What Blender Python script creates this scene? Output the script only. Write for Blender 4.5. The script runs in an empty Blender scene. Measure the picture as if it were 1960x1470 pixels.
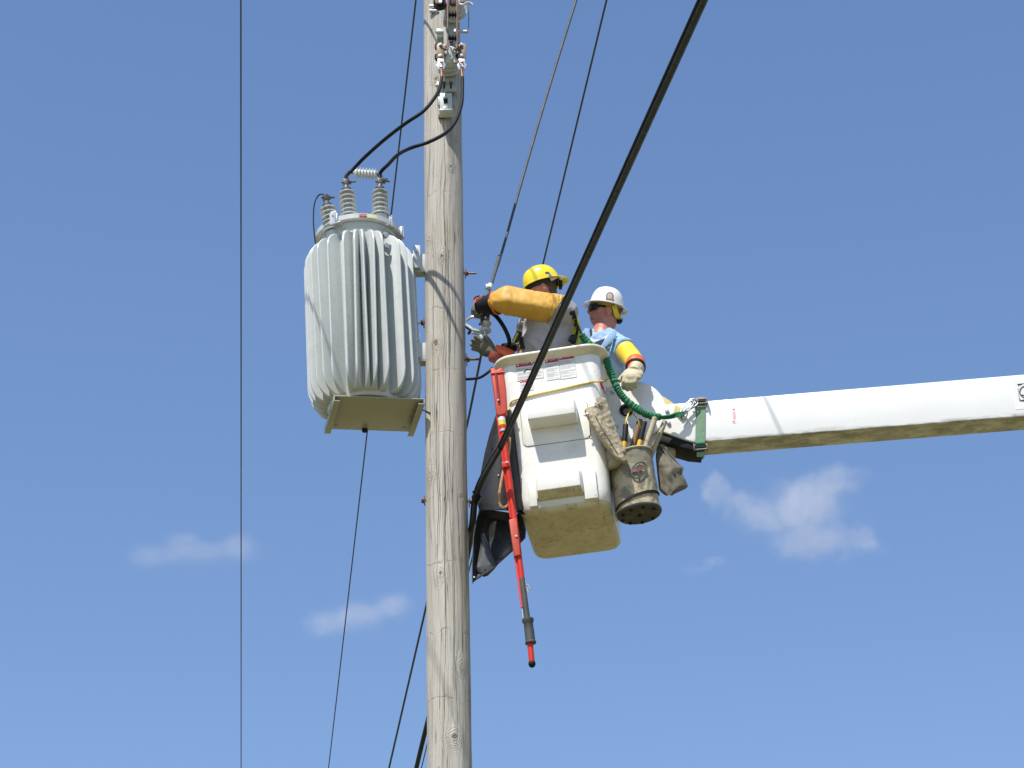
import bpy, bmesh, math, random
from mathutils import Vector, Matrix, Euler, noise
random.seed(7)
S = bpy.context.scene
C = S.collection
R = math.radians
# ------------------------------------------------------------------ camera
ELEV, ROLL, FPX = R(29), R(1.4), 4900.0
CAM = Vector((0, 0, 1.6))
Y0 = 17 * math.cos(ELEV)
F_ = Vector((0, math.cos(ELEV), math.sin(ELEV)))
U0_ = Vector((0, -math.sin(ELEV), math.cos(ELEV)))
R0_ = Vector((1, 0, 0))
U_ = U0_ * math.cos(ROLL) + R0_ * math.sin(ROLL)
R_ = R0_ * math.cos(ROLL) - U0_ * math.sin(ROLL)
cam = bpy.data.cameras.new('camera'); co = bpy.data.objects.new('camera', cam); C.objects.link(co)
cam.sensor_width = 36; cam.lens = FPX * 36 / 1960; cam.clip_start = 0.1; cam.clip_end = 20000
co.matrix_world = Matrix.Translation(CAM) @ Matrix((R_, U_, -F_)).transposed().to_4x4()
S.camera = co
# ------------------------------------------------------------------ sky and sun
SUN_EL, SUN_AZ = R(59), R(26)          # azimuth: degrees to the left of straight behind the camera
sd = Vector((-math.sin(SUN_AZ) * math.cos(SUN_EL), -math.cos(SUN_AZ) * math.cos(SUN_EL), math.sin(SUN_EL)))
w = bpy.data.worlds.new('World'); S.world = w; w.use_nodes = True
wn = w.node_tree.nodes; wl = w.node_tree.links
sky = wn.new('ShaderNodeTexSky'); sky.sky_type = 'NISHITA'; sky.sun_disc = False
sky.sun_elevation = SUN_EL; sky.sun_rotation = math.atan2(sd.x, sd.y)
sky.air_density = 1.3; sky.dust_density = .3; sky.ozone_density = 4; sky.altitude = 0
hs = wn.new('ShaderNodeHueSaturation'); hs.inputs['Saturation'].default_value = 1.06; wl.new(sky.outputs[0], hs.inputs['Color'])
tn = wn.new('ShaderNodeMix'); tn.data_type = 'RGBA'; tn.blend_type = 'MULTIPLY'; tn.inputs[0].default_value = 1; tn.inputs[7].default_value = (1.07, 1.01, 1.065, 1)
wl.new(hs.outputs[0], tn.inputs[6]); wl.new(tn.outputs[2], wn['Background'].inputs[0]); wn['Background'].inputs[1].default_value = 0.118
sun = bpy.data.lights.new('sun', 'SUN'); sun.energy = 5.0; sun.angle = R(0.55); sun.color = (1, .95, .87)
so = bpy.data.objects.new('sun', sun); C.objects.link(so)
so.rotation_euler = sd.to_track_quat('Z', 'Y').to_euler(); so.location = (0, -5, 30)
S.view_settings.view_transform = 'Standard'; S.view_settings.look = 'None'
S.view_settings.exposure = 0.35; S.view_settings.gamma = 1
S.cycles.use_denoising = True
S.cycles.volume_max_steps = 256; S.cycles.volume_bounces = 6; S.cycles.max_bounces = 12

def ray(u, v): return F_ + R_ * ((u - 980) / FPX) + U_ * ((735 - v) / FPX)
def P(u, v, dy=0.0):                       # where the sight line through a point of the photo meets the depth dy from the pole
    d = ray(u, v); return CAM + d * ((Y0 + dy) / d.y)
def H(u, v, h):                            # same, at the height h
    d = ray(u, v); return CAM + d * ((h - CAM.z) / d.z)
def onp(u, v, M, y=0.0):                   # sight line against the plane local y of frame M -> local x, z
    Mi = M.inverted(); o = Mi @ CAM; d = Mi.to_3x3() @ ray(u, v); t = (y - o.y) / d.y
    p = o + d * t; return p.x, p.z

# ------------------------------------------------------------------ materials
class NT:
    def __init__(s, name):
        s.m = bpy.data.materials.new(name); s.m.use_nodes = True
        s.n = s.m.node_tree.nodes; s.l = s.m.node_tree.links
        s.b = s.n['Principled BSDF']; s.out = s.n['Material Output']
        s.tc = s.n.new('ShaderNodeTexCoord')
    def node(s, t, ins=None, **kw):
        q = s.n.new(t)
        for k, v in kw.items(): setattr(q, k, v)
        for k, v in (ins or {}).items(): s.put(q.inputs[k], v)
        return q
    def put(s, sock, v):
        if isinstance(v, bpy.types.NodeSocket): s.l.new(v, sock)
        else: sock.default_value = v
    def math(s, op, a, b=None, c=None, clamp=False):
        q = s.n.new('ShaderNodeMath'); q.operation = op; q.use_clamp = clamp
        s.put(q.inputs[0], a)
        if b is not None: s.put(q.inputs[1], b)
        if c is not None: s.put(q.inputs[2], c)
        return q.outputs[0]
    def mapped(s, scale=(1, 1, 1), src='Object', loc=(0, 0, 0)):
        q = s.node('ShaderNodeMapping', {'Scale': scale, 'Location': loc}); s.l.new(s.tc.outputs[src], q.inputs[0]); return q.outputs[0]
    def noise(s, scale, vec=None, detail=5, rough=.55, dist=0):
        q = s.node('ShaderNodeTexNoise', {'Scale': scale, 'Detail': detail, 'Roughness': rough, 'Distortion': dist})
        s.l.new(vec if vec is not None else s.tc.outputs['Object'], q.inputs['Vector']); return q.outputs['Fac']
    def ramp(s, fac, stops):
        q = s.n.new('ShaderNodeValToRGB'); s.l.new(fac, q.inputs[0])
        e = q.color_ramp.elements
        while len(e) < len(stops): e.new(.5)
        for i, (p, c) in enumerate(stops):
            e[i].position = p; e[i].color = (c if isinstance(c, tuple) else (c, c, c)) + (1,)
        return q.outputs[0]
    def mix(s, f, a, b, mode='MIX'):
        q = s.n.new('ShaderNodeMix'); q.data_type = 'RGBA'; q.blend_type = mode
        s.put(q.inputs[0], f)
        s.put(q.inputs[6], a + (1,) if isinstance(a, tuple) else a); s.put(q.inputs[7], b + (1,) if isinstance(b, tuple) else b)
        return q.outputs[2]
    def bump(s, h, strength=.3, dist=.01):
        q = s.node('ShaderNodeBump', {'Strength': strength, 'Distance': dist, 'Height': h}); s.l.new(q.outputs[0], s.b.inputs['Normal'])

def pbr(name, col, rough=.5, metal=0, dirt=None, damt=.4, dscale=6, var=.12, bump=0, bscale=60, coat=0, spec=None, sss=0, specks=0):
    t = NT(name)
    n1 = t.noise(dscale * 1.7, detail=6)
    dark = tuple(c * (1 - var) for c in col); lite = tuple(min(1, c * (1 + var * .5)) for c in col)
    c = t.ramp(n1, [(.3, dark), (.7, lite)])
    if dirt:
        n2 = t.noise(dscale, detail=9, rough=.68, dist=.6)
        c = t.mix(t.math('MULTIPLY', t.ramp(n2, [(.5, 0.), (.72, 1.)]), damt), c, dirt)
    if specks:
        n3 = t.noise(55, detail=2)
        n4 = t.noise(7, detail=2)
        f = t.math('MULTIPLY', t.ramp(n3, [(.70, 0.), (.74, 1.)]), t.ramp(n4, [(.5, 0.), (.6, 1.)]))
        c = t.mix(t.math('MULTIPLY', f, specks), c, (.12, .1, .07))
    t.l.new(c, t.b.inputs['Base Color'])
    rr = t.ramp(t.noise(dscale * 3), [(.3, max(.02, rough - .08)), (.7, min(1, rough + .1))])
    t.l.new(rr, t.b.inputs['Roughness'])
    t.b.inputs['Metallic'].default_value = metal
    if coat: t.b.inputs['Coat Weight'].default_value = coat; t.b.inputs['Coat Roughness'].default_value = .15
    if spec is not None: t.b.inputs['Specular IOR Level'].default_value = spec
    if sss: t.b.inputs['Subsurface Weight'].default_value = sss; t.b.inputs['Subsurface Radius'].default_value = (.01, .004, .002)
    if bump: t.bump(t.noise(bscale, detail=6), bump, .004)
    return t.m

M = {}
M['white'] = pbr('white_gelcoat', (.77, .76, .71), .38, dirt=(.40, .35, .24), damt=.36, dscale=4.2, var=.05, coat=.25, specks=.95, bump=.05, bscale=25)
M['whiteclean'] = pbr('white_paint', (.80, .79, .77), .3, dirt=(.5, .45, .36), damt=.22, dscale=4, var=.03, coat=.3, specks=.7)
M['rim'] = pbr('cream_rim', (.66, .62, .50), .5, dirt=(.38, .33, .2), damt=.5, dscale=9, var=.1, bump=.2, bscale=50)
M['mark'] = pbr('bare_print_red', (.36, .02, .04), .4, var=.05)
M['seam'] = pbr('grime_seam', (.16, .13, .07), .8, var=.3)
M['gpaint'] = pbr('grey_tank_paint', (.505, .535, .525), .3, dirt=(.36, .38, .33), damt=.25, dscale=7, var=.05, coat=.25)
M['gdark'] = pbr('grey_bracket_paint', (.33, .37, .36), .42, dirt=(.2, .2, .17), damt=.4, dscale=12, var=.1)
M['porc'] = pbr('grey_glazed_porcelain', (.50, .525, .525), .16, var=.05, coat=.6, dirt=(.27, .27, .22), damt=.3)
M['polymer'] = pbr('pale_polymer', (.62, .64, .62), .35, var=.04)
M['galv'] = pbr('galvanised_steel', (.56, .58, .58), .38, .75, dirt=(.3, .28, .25), damt=.4, dscale=30, var=.15)
M['alu'] = pbr('aluminium_lug', (.46, .47, .48), .45, .5, dscale=30, var=.15)
M['dmetal'] = pbr('dark_cast_metal', (.14, .14, .13), .5, .6, dirt=(.2, .13, .07), damt=.5, dscale=30, var=.2, bump=.2)
M['rust'] = pbr('rusty_steel', (.17, .085, .035), .75, .35, dirt=(.32, .15, .05), damt=.7, dscale=40, var=.25, bump=.3)
M['bronze'] = pbr('weathered_bronze', (.20, .15, .10), .5, .4, dirt=(.2, .13, .08), damt=.4, dscale=35, var=.15)
M['copper'] = pbr('copper', (.62, .27, .15), .35, .8, dscale=40, var=.15)
M['cable'] = pbr('black_cable_jacket', (.010, .011, .012), .6, spec=.2, dirt=(.03, .03, .028), damt=.3, dscale=18, var=.2)
M['cableg'] = pbr('weathered_cable_jacket', (.055, .06, .055), .62, dirt=(.12, .12, .1), damt=.4, dscale=15, var=.2)
M['jacket'] = pbr('dull_cable_jacket', (.030, .029, .026), .6, dirt=(.05, .045, .035), damt=.3, dscale=9, var=.1, spec=.25)
M['wire'] = pbr('dark_aerial_wire', (.035, .045, .05), .5, var=.1)
M['black'] = pbr('black_rubber', (.008, .008, .009), .6, var=.2, spec=.25)
M['guard'] = pbr('black_line_guard_plastic', (.014, .015, .018), .5, dirt=(.05, .05, .045), damt=.35, dscale=10, var=.2, spec=.3)
M['guardin'] = pbr('black_line_guard_plastic_worn', (.028, .030, .034), .42, dirt=(.1, .1, .09), damt=.3, dscale=12, var=.2)
M['red'] = pbr('red_fibreglass', (.58, .035, .018), .42, dirt=(.35, .05, .03), damt=.35, dscale=18, var=.1, spec=.3)
M['redp'] = pbr('red_plastic_head', (.52, .055, .025), .5, dirt=(.33, .09, .05), damt=.4, dscale=22, var=.1)
M['pink'] = pbr('faded_red_rod', (.62, .08, .1), .4, var=.1)
M['canvas'] = pbr('soiled_canvas', (.42, .36, .25), .9, dirt=(.115, .11, .085), damt=.9, dscale=4.5, var=.22, bump=.5, bscale=140, specks=.8)
M['canvasd'] = pbr('dark_soiled_canvas', (.15, .135, .10), .9, dirt=(.08, .07, .045), damt=.75, dscale=11, var=.25, bump=.5, bscale=120)
M['leather'] = pbr('worn_leather', (.42, .35, .235), .7, dirt=(.17, .14, .085), damt=.65, dscale=14, var=.18, bump=.4, bscale=70)
M['leatherd'] = pbr('grey_green_leather', (.125, .12, .085), .72, dirt=(.05, .048, .035), damt=.6, dscale=16, var=.2, bump=.35, bscale=80)
M['leatherl'] = pbr('pale_leather', (.50, .45, .30), .62, dirt=(.3, .25, .14), damt=.55, dscale=18, var=.12, bump=.25, bscale=80)
M['sleeve'] = pbr('amber_rubber', (.60, .335, .04), .55, dirt=(.46, .24, .035), damt=.45, dscale=5, var=.1, sss=.05)
M['sleeve2'] = pbr('lemon_rubber', (.80, .58, .035), .34, dirt=(.65, .42, .03), damt=.35, dscale=6, var=.08, sss=.08)
M['orange'] = pbr('orange_rubber_cuff', (.75, .13, .035), .45, dirt=(.4, .08, .03), damt=.4, dscale=18, var=.12)
M['yhat'] = pbr('yellow_hat_plastic', (.85, .66, .012), .24, var=.03, coat=.5, dirt=(.6, .45, .02), damt=.2, dscale=9)
M['yhatin'] = pbr('orange_yellow_plastic', (.80, .42, .01), .4, var=.05)
M['what'] = pbr('white_hat_plastic', (.80, .79, .74), .3, var=.03, coat=.4, dirt=(.55, .52, .45), damt=.3, dscale=12)
M['blueink'] = pbr('blue_ink', (.02, .05, .2), .5, var=.1)
M['maroon'] = pbr('maroon_ink', (.10, .03, .035), .5, var=.1)
M['lilac'] = pbr('pale_lilac_ink', (.5, .43, .47), .5, var=.15, dscale=120)
M['gold'] = pbr('gold_ink', (.55, .42, .17), .5, var=.2, dscale=100)
M['skin'] = pbr('sunburnt_skin', (.50, .20, .135), .5, dirt=(.33, .115, .085), damt=.6, dscale=26, var=.1, sss=.12, bump=.12, bscale=220)
M['hair'] = pbr('short_brown_hair', (.10, .055, .03), .75, var=.4, dscale=90, bump=.8, bscale=300)
M['hairs'] = pbr('short_sandy_hair', (.22, .11, .05), .75, var=.4, dscale=90, bump=.8, bscale=300)
M['shirtg'] = pbr('grey_cotton', (.36, .35, .37), .92, var=.08, dscale=5, bump=.25, bscale=90, dirt=(.25, .24, .25), damt=.35)
M['shirtb'] = pbr('blue_chambray', (.27, .41, .62), .9, var=.12, dscale=8, bump=.3, bscale=110)
M['shirtw'] = pbr('white_cotton', (.75, .74, .74), .9, var=.04)
M['denim'] = pbr('dark_denim', (.04, .06, .11), .9, var=.2)
M['hiviz'] = pbr('yellow_webbing', (.50, .47, .02), .7, var=.1, bump=.3, bscale=200)
M['webb'] = pbr('black_webbing', (.018, .02, .022), .8, var=.2, bump=.3, bscale=200)
M['green'] = pbr('green_webbing', (.012, .17, .075), .75, dirt=(.01, .07, .04), damt=.5, dscale=30, var=.25, bump=.5, bscale=150)
M['greenf'] = pbr('faded_green_webbing', (.16, .27, .17), .8, dirt=(.06, .14, .09), damt=.5, dscale=16, var=.15, bump=.4, bscale=160)
M['yweb'] = pbr('yellowed_webbing', (.50, .43, .16), .8, dirt=(.3, .25, .1), damt=.5, dscale=22, var=.15)
M['rope'] = pbr('yellow_rope', (.64, .50, .11), .8, dirt=(.5, .42, .22), damt=.5, dscale=60, var=.2, bump=.8, bscale=160)
M['rope2'] = pbr('orange_flecked_rope', (.50, .28, .14), .85, dirt=(.10, .06, .04), damt=.8, dscale=70, var=.3, bump=.8, bscale=160)
M['wood'] = None
M['woodh'] = pbr('worn_hickory', (.24, .135, .07), .7, dirt=(.12, .07, .04), damt=.6, dscale=14, var=.2, bump=.3)
M['woodp'] = pbr('paint_flecked_handle', (.44, .38, .25), .75, dirt=(.13, .11, .06), damt=.85, dscale=24, var=.2, bump=.4)
M['amberg'] = pbr('amber_tool_grip', (.78, .43, .015), .35, var=.06)
M['glass'] = pbr('black_lens', (.006, .006, .007), .28, var=.1, spec=.3)
M['paper'] = pbr('white_sticker', (.72, .72, .70), .45, dirt=(.6, .58, .5), damt=.3, var=.03)
M['print'] = pbr('grey_print', (.26, .27, .28), .6, var=.3, dscale=60)
M['danger'] = pbr('red_print', (.42, .014, .03), .45, var=.05)
M['pred'] = pbr('pink_red_print', (.75, .12, .2), .5, var=.1)
M['tape'] = pbr('yellow_tape', (.75, .66, .05), .5, var=.1)
M['copperrope'] = M['rope2']

def wood_material():
    t = NT('weathered_pole_wood')
    uv = t.tc.outputs['UV']                      # u = metres round the pole, v = metres up the pole
    sep = t.node('ShaderNodeSeparateXYZ', {0: uv}); ux, uy = sep.outputs[0], sep.outputs[1]
    # gentle wander of the grain, and grain pushed aside round the knots
    wand = t.noise(1, t.node('ShaderNodeMapping', {'Vector': uv, 'Scale': (1.2, .7, 1)}).outputs[0], detail=2)
    dx = t.math('MULTIPLY', t.math('SUBTRACT', wand, .5), .10)
    knotmask = None; rings = None
    for (kx, ky, kr) in KNOTS:
        ddx = t.math('SUBTRACT', ux, kx); ddy = t.math('SUBTRACT', uy, ky)
        d = t.math('SQRT', t.math('ADD', t.math('MULTIPLY', ddx, ddx), t.math('MULTIPLY', t.math('MULTIPLY', ddy, ddy), .45)))
        d = t.math('ADD', d, t.math('MULTIPLY', t.math('SUBTRACT', t.noise(14, uv, 3), .5), .07))
        k = t.math('SUBTRACT', 1, t.math('DIVIDE', d, kr * 2.6), clamp=True)
        core = t.math('LESS_THAN', d, kr * .30)
        ring = t.math('MULTIPLY', t.math('MULTIPLY', t.math('ADD', t.math('SINE', t.math('MULTIPLY', d, 480)), 1), .5), k)
        sgn = t.math('MULTIPLY', t.math('MULTIPLY', t.math('SIGN', ddx), k), -.035)
        dx = t.math('ADD', dx, sgn)
        rings = ring if rings is None else t.math('MAXIMUM', rings, ring)
        knotmask = core if knotmask is None else t.math('MAXIMUM', knotmask, core)
    cx = t.math('ADD', ux, dx)
    def grain(sx, sy, detail=4, rough=.6):
        v = t.node('ShaderNodeCombineXYZ', {0: t.math('MULTIPLY', cx, sx), 1: t.math('MULTIPLY', uy, sy)})
        return t.noise(1, v.outputs[0], detail, rough)
    fine = grain(420, 3.2, 4, .7); med = grain(110, .9, 4); tone = grain(12, .8, 3)
    blot = t.noise(3.5, uv, 4); speck = t.noise(110, uv, 3, .8)
    # long drying cracks: zero lines of a strongly stretched noise
    crack = None
    for sx, sy, w_, seed in ((30, .22, .008, 7.3), (60, .35, .009, 3.1), (110, .5, .010, 5.5)):
        v = t.node('ShaderNodeCombineXYZ', {0: t.math('MULTIPLY', cx, sx), 1: t.math('MULTIPLY', uy, sy), 2: seed})
        q = t.math('ABSOLUTE', t.math('SUBTRACT', t.noise(1, v.outputs[0], 2, .4), .5))
        wv = t.node('ShaderNodeCombineXYZ', {0: t.math('MULTIPLY', cx, 11), 1: t.math('MULTIPLY', uy, .65), 2: seed + 5})
        wdt = t.math('MULTIPLY', t.ramp(t.noise(1, wv.outputs[0], 2), [(.42, 0.), (.62, 1.)]), w_)
        c = t.math('SUBTRACT', 1, t.math('DIVIDE', q, t.math('ADD', wdt, .0005)), clamp=True)
        crack = c if crack is None else t.math('MAXIMUM', crack, c)
    rnd = random.Random(11); zlo, zhi = pB.z - .3, pT.z + .5; wob = t.math('MULTIPLY', t.math('SUBTRACT', t.noise(2.2, uv, 3, .5), .5), .05)
    cx2 = t.math('ADD', t.math('ADD', ux, wob), t.math('MULTIPLY', t.math('SUBTRACT', t.noise(30, uv, 2), .5), .004))
    for k in range(26):
        u0 = -.24 + .48 * ((k * .618) % 1) + rnd.uniform(-.006, .006); L_ = rnd.uniform(.5, 1.7); zc = rnd.uniform(zlo, zhi); w_ = rnd.uniform(.0012, .0026)
        if k < 5: u0, zc, L_, w_ = ((-.01, 8.6, 1.6, .0032), (.03, 9.9, 1.8, .003), (.012, 11.2, 1.6, .0026), (.05, 8.0, 1.5, .003), (-.05, 9.2, 1.2, .0025))[k]
        env = t.math('SUBTRACT', 1, t.math('POWER', t.math('ABSOLUTE', t.math('DIVIDE', t.math('SUBTRACT', uy, zc), L_ * .55)), 2.0), clamp=True)
        dd_ = t.math('ABSOLUTE', t.math('SUBTRACT', cx2, u0))
        crack = t.math('MAXIMUM', crack, t.math('MULTIPLY', t.math('SUBTRACT', 1, t.math('DIVIDE', dd_, t.math('ADD', t.math('MULTIPLY', env, w_), .00001)), clamp=True), 2.0), clamp=True) if False else t.math('MAXIMUM', crack, t.math('MULTIPLY', t.math('LESS_THAN', dd_, t.math('MULTIPLY', env, w_)), .85))
    # faint rough growth ridges that cross the pole
    rv = t.math('ADD', uy, t.math('MULTIPLY', t.noise(6, uv, 5, .7), .22))
    rl = t.math('SUBTRACT', 1, t.math('MULTIPLY', t.math('ABSOLUTE', t.math('SUBTRACT', t.math('FRACT', t.math('MULTIPLY', rv, 2.15)), .5)), 46), clamp=True)
    ridge = t.math('MULTIPLY', rl, t.ramp(t.noise(10, uv, 3), [(.45, 0.), (.6, .8)]))
    col = t.ramp(tone, [(.25, (.40, .37, .32)), (.55, (.50, .475, .425)), (.8, (.565, .55, .51))])
    col = t.mix(t.math('MULTIPLY', t.ramp(med, [(.4, 0.), (.62, 1.)]), .22), col, (.28, .245, .19))
    col = t.mix(t.math('MULTIPLY', t.ramp(fine, [(.45, 0.), (.65, 1.)]), .30), col, (.24, .21, .17))
    col = t.mix(t.math('MULTIPLY', t.ramp(blot, [(.45, 0.), (.7, 1.)]), .35), col, (.40, .335, .26))
    col = t.mix(t.math('MULTIPLY', t.ramp(speck, [(.58, 0.), (.66, 1.)]), .40), col, (.19, .16, .12))
    col = t.mix(t.math('MULTIPLY', rings, .28), col, (.24, .17, .10))
    col = t.mix(t.math('MULTIPLY', ridge, .55), col, (.17, .14, .10))
    col = t.mix(t.math('MULTIPLY', crack, .9), col, (.045, .038, .03))
    col = t.mix(t.math('MULTIPLY', knotmask, .75), col, (.13, .075, .035))
    t.l.new(col, t.b.inputs['Base Color']); t.b.inputs['Roughness'].default_value = .88
    h = t.math('SUBTRACT', t.math('ADD', t.math('MULTIPLY', fine, .5), t.math('MULTIPLY', med, .6)), t.math('MULTIPLY', crack, 2.6))
    h = t.math('ADD', h, t.math('MULTIPLY', ridge, -.9)); h = t.math('ADD', h, t.math('MULTIPLY', rings, .6))
    t.bump(h, .75, .006)
    return t.m

# ------------------------------------------------------------------ mesh helpers
def crv(pts, k=8):
    pts = [Vector(p) for p in pts]; out = []
    n = len(pts)
    for i in range(n - 1):
        p0 = pts[max(i - 1, 0)]; p1 = pts[i]; p2 = pts[i + 1]; p3 = pts[min(i + 2, n - 1)]
        for j in range(k):
            s = j / k
            out.append(.5 * ((2 * p1) + (p2 - p0) * s + (2 * p0 - 5 * p1 + 4 * p2 - p3) * s * s + (3 * p1 - p0 - 3 * p2 + p3) * s ** 3))
    out.append(pts[-1]); return out
def frames(pts):
    T = []
    for i in range(len(pts)):
        a = pts[max(i - 1, 0)]; b = pts[min(i + 1, len(pts) - 1)]
        t = (b - a); T.append(t.normalized() if t.length > 1e-9 else Vector((0, 0, 1)))
    n = T[0].orthogonal().normalized(); fr = []
    for t in T:
        n = (n - t * n.dot(t)); n = n.normalized() if n.length > 1e-6 else t.orthogonal().normalized()
        fr.append((t, n, t.cross(n)))
    return fr
def rad(r, i, n):
    if callable(r): return r(i / (n - 1))
    if isinstance(r, (list, tuple)):
        x = i / (n - 1) * (len(r) - 1); k = min(int(x), len(r) - 2); return r[k] + (r[k + 1] - r[k]) * (x - k)
    return r
def tube(bm, pts, r, seg=10, cap=True, sq=1.0, dome=False):
    pts = [Vector(p) for p in pts]; fr = frames(pts); rings = []; N = len(pts)
    for i, p in enumerate(pts):
        t, a, b = fr[i]; rr = rad(r, i, N)
        rings.append([bm.verts.new(p + (a * math.cos(2 * math.pi * k / seg) + b * (sq * math.sin(2 * math.pi * k / seg))) * rr) for k in range(seg)])
    for i in range(N - 1):
        for k in range(seg):
            bm.faces.new((rings[i][k], rings[i][(k + 1) % seg], rings[i + 1][(k + 1) % seg], rings[i + 1][k]))
    if cap:
        if dome:
            for ring, p, s, q in ((rings[0], pts[0], -1, 0), (rings[-1], pts[-1], 1, N - 1)):
                c = bm.verts.new(p + fr[q][0] * (s * rad(r, q, N) * .6))
                for k in range(seg):
                    f = (ring[k], ring[(k + 1) % seg], c); bm.faces.new(f if s > 0 else f[::-1])
        else:
            bm.faces.new(rings[0][::-1]); bm.faces.new(rings[-1])
    return bm
def box(bm, Mx, sx, sy, sz, bev=0, seg=2):
    b2 = bmesh.new(); bmesh.ops.create_cube(b2, size=1, matrix=Matrix.Diagonal((sx, sy, sz, 1)))
    if bev: bmesh.ops.bevel(b2, geom=b2.edges[:], offset=bev, segments=seg, affect='EDGES', profile=.5)
    return merge(bm, b2, Mx)
def merge(bm, b2, Mx=None):
    if Mx is not None: b2.transform(Mx)
    mp = {v: bm.verts.new(v.co) for v in b2.verts}
    for f in b2.faces:
        try: bm.faces.new([mp[v] for v in f.verts])
        except ValueError: pass
    b2.free(); return bm
def lathe(bm, Mx, prof, n=32, cap=True):
    b2 = bmesh.new(); rings = []
    for r, z in prof:
        rings.append([b2.verts.new((r * math.cos(2 * math.pi * k / n), r * math.sin(2 * math.pi * k / n), z)) for k in range(n)])
    for i in range(len(rings) - 1):
        for k in range(n): b2.faces.new((rings[i][k], rings[i][(k + 1) % n], rings[i + 1][(k + 1) % n], rings[i + 1][k]))
    if cap: b2.faces.new(rings[0][::-1]); b2.faces.new(rings[-1])
    return merge(bm, b2, Mx)
def ell(bm, Mx, rx, ry, rz, n=20):
    b2 = bmesh.new(); bmesh.ops.create_uvsphere(b2, u_segments=n, v_segments=max(6, n // 2), radius=1, matrix=Matrix.Diagonal((rx, ry, rz, 1)))
    return merge(bm, b2, Mx)
def prism(bm, Mx, pts, d0, d1, bev=0, seg=2):   # outline in local x,z ; thickness along local y
    b2 = bmesh.new(); a = [b2.verts.new((x, d0, z)) for x, z in pts]; f = b2.faces.new(a)
    r = bmesh.ops.extrude_face_region(b2, geom=[f]); vs = [g for g in r['geom'] if isinstance(g, bmesh.types.BMVert)]
    bmesh.ops.translate(b2, verts=vs, vec=(0, d1 - d0, 0)); bmesh.ops.recalc_face_normals(b2, faces=b2.faces[:])
    if bev:
        ed = [e for e in b2.edges if abs(e.verts[0].co.y - e.verts[1].co.y) < 1e-6]
        bmesh.ops.bevel(b2, geom=ed, offset=bev, segments=seg, affect='EDGES', profile=.5)
    return merge(bm, b2, Mx)
def rrect(w, d, r, n=6, cx=0, cy=0):
    out = []
    for qx, qy, a0 in ((1, 1, 0), (-1, 1, 90), (-1, -1, 180), (1, -1, 270)):
        for k in range(n + 1):
            a = R(a0 + 90 * k / n); out.append((cx + qx * (w / 2 - r) + r * math.cos(a), cy + qy * (d / 2 - r) + r * math.sin(a)))
    return out
def loft(bm, rings, cap0=False, cap1=False, closed=True):
    vs = [[bm.verts.new(p) for p in ring] for ring in rings]; n = len(vs[0])
    for i in range(len(vs) - 1):
        for k in range(n if closed else n - 1):
            bm.faces.new((vs[i][k], vs[i][(k + 1) % n], vs[i + 1][(k + 1) % n], vs[i + 1][k]))
    if cap0: bm.faces.new(vs[0][::-1])
    if cap1: bm.faces.new(vs[-1])
    return vs
def ribbon(bm, pts, width, side, th=.003):       # flat webbing along pts; side = vector(s) across the webbing
    pts = [Vector(p) for p in pts]; fr = frames(pts); rings = []
    for i, p in enumerate(pts):
        s = side[i] if isinstance(side, list) else side
        s = Vector(s); s = (s - fr[i][0] * s.dot(fr[i][0])).normalized(); n = fr[i][0].cross(s)
        a = s * width / 2; b = n * th / 2; rings.append([p + a + b, p - a + b, p - a - b, p + a - b])
    loft(bm, rings, True, True); return bm
def sheet(bm, rows, th=.006):                    # rows of points -> a sheet with real thickness
    b2 = bmesh.new(); vs = [[b2.verts.new(p) for p in r] for r in rows]
    for i in range(len(vs) - 1):
        for k in range(len(vs[0]) - 1): b2.faces.new((vs[i][k], vs[i][k + 1], vs[i + 1][k + 1], vs[i + 1][k]))
    bmesh.ops.recalc_face_normals(b2, faces=b2.faces[:])
    bmesh.ops.solidify(b2, geom=b2.faces[:] , thickness=th)
    return merge(bm, b2)
def jitter(bm, amp, scale, seed=0):
    bm.normal_update()
    for v in bm.verts:
        n = v.normal.copy(); v.co += n * (amp * noise.noise(v.co * scale + Vector((seed, 0, 0))))
def axis(p, d, up=(0, 0, 1)):                    # frame at p whose local z points along d
    z = Vector(d).normalized(); u = Vector(up); x = u.cross(z)
    if x.length < 1e-4: x = Vector((1, 0, 0)).cross(z)
    x.normalize(); y = z.cross(x); m = Matrix((x, y, z)).transposed().to_4x4(); m.translation = Vector(p); return m
T = Matrix.Translation

def finish(name, bm, mat, smooth=38):
    me = bpy.data.meshes.new(name); bmesh.ops.recalc_face_normals(bm, faces=bm.faces[:]); bm.to_mesh(me); bm.free()
    for p in me.polygons: p.use_smooth = True
    me.set_sharp_from_angle(angle=R(smooth))
    for m in (mat if isinstance(mat, list) else [mat]): me.materials.append(m if not isinstance(m, str) else M[m])
    return me
ROOTMAT = {}
def props(o, label=None, cat=None, group=None, kind=None):
    if label: o['label'] = label
    if cat: o['category'] = cat
    if group: o['group'] = group
    if kind: o['kind'] = kind
def thing(name, label, cat, mat, group=None):
    o = bpy.data.objects.new(name, None); C.objects.link(o); o.empty_display_size = .1
    mat = Matrix(mat) if not isinstance(mat, Vector) else T(mat)
    o.matrix_world = mat; ROOTMAT[o.name] = mat.inverted(); props(o, label, cat, group); return o
def islands(bm):
    seen = set(); out = []
    for f in bm.faces:
        if f in seen: continue
        st = [f]; seen.add(f); isl = []
        while st:
            g = st.pop(); isl.append(g)
            for v in g.verts:
                for h in v.link_faces:
                    if h not in seen: seen.add(h); st.append(h)
        out.append(isl)
    return out
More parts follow.
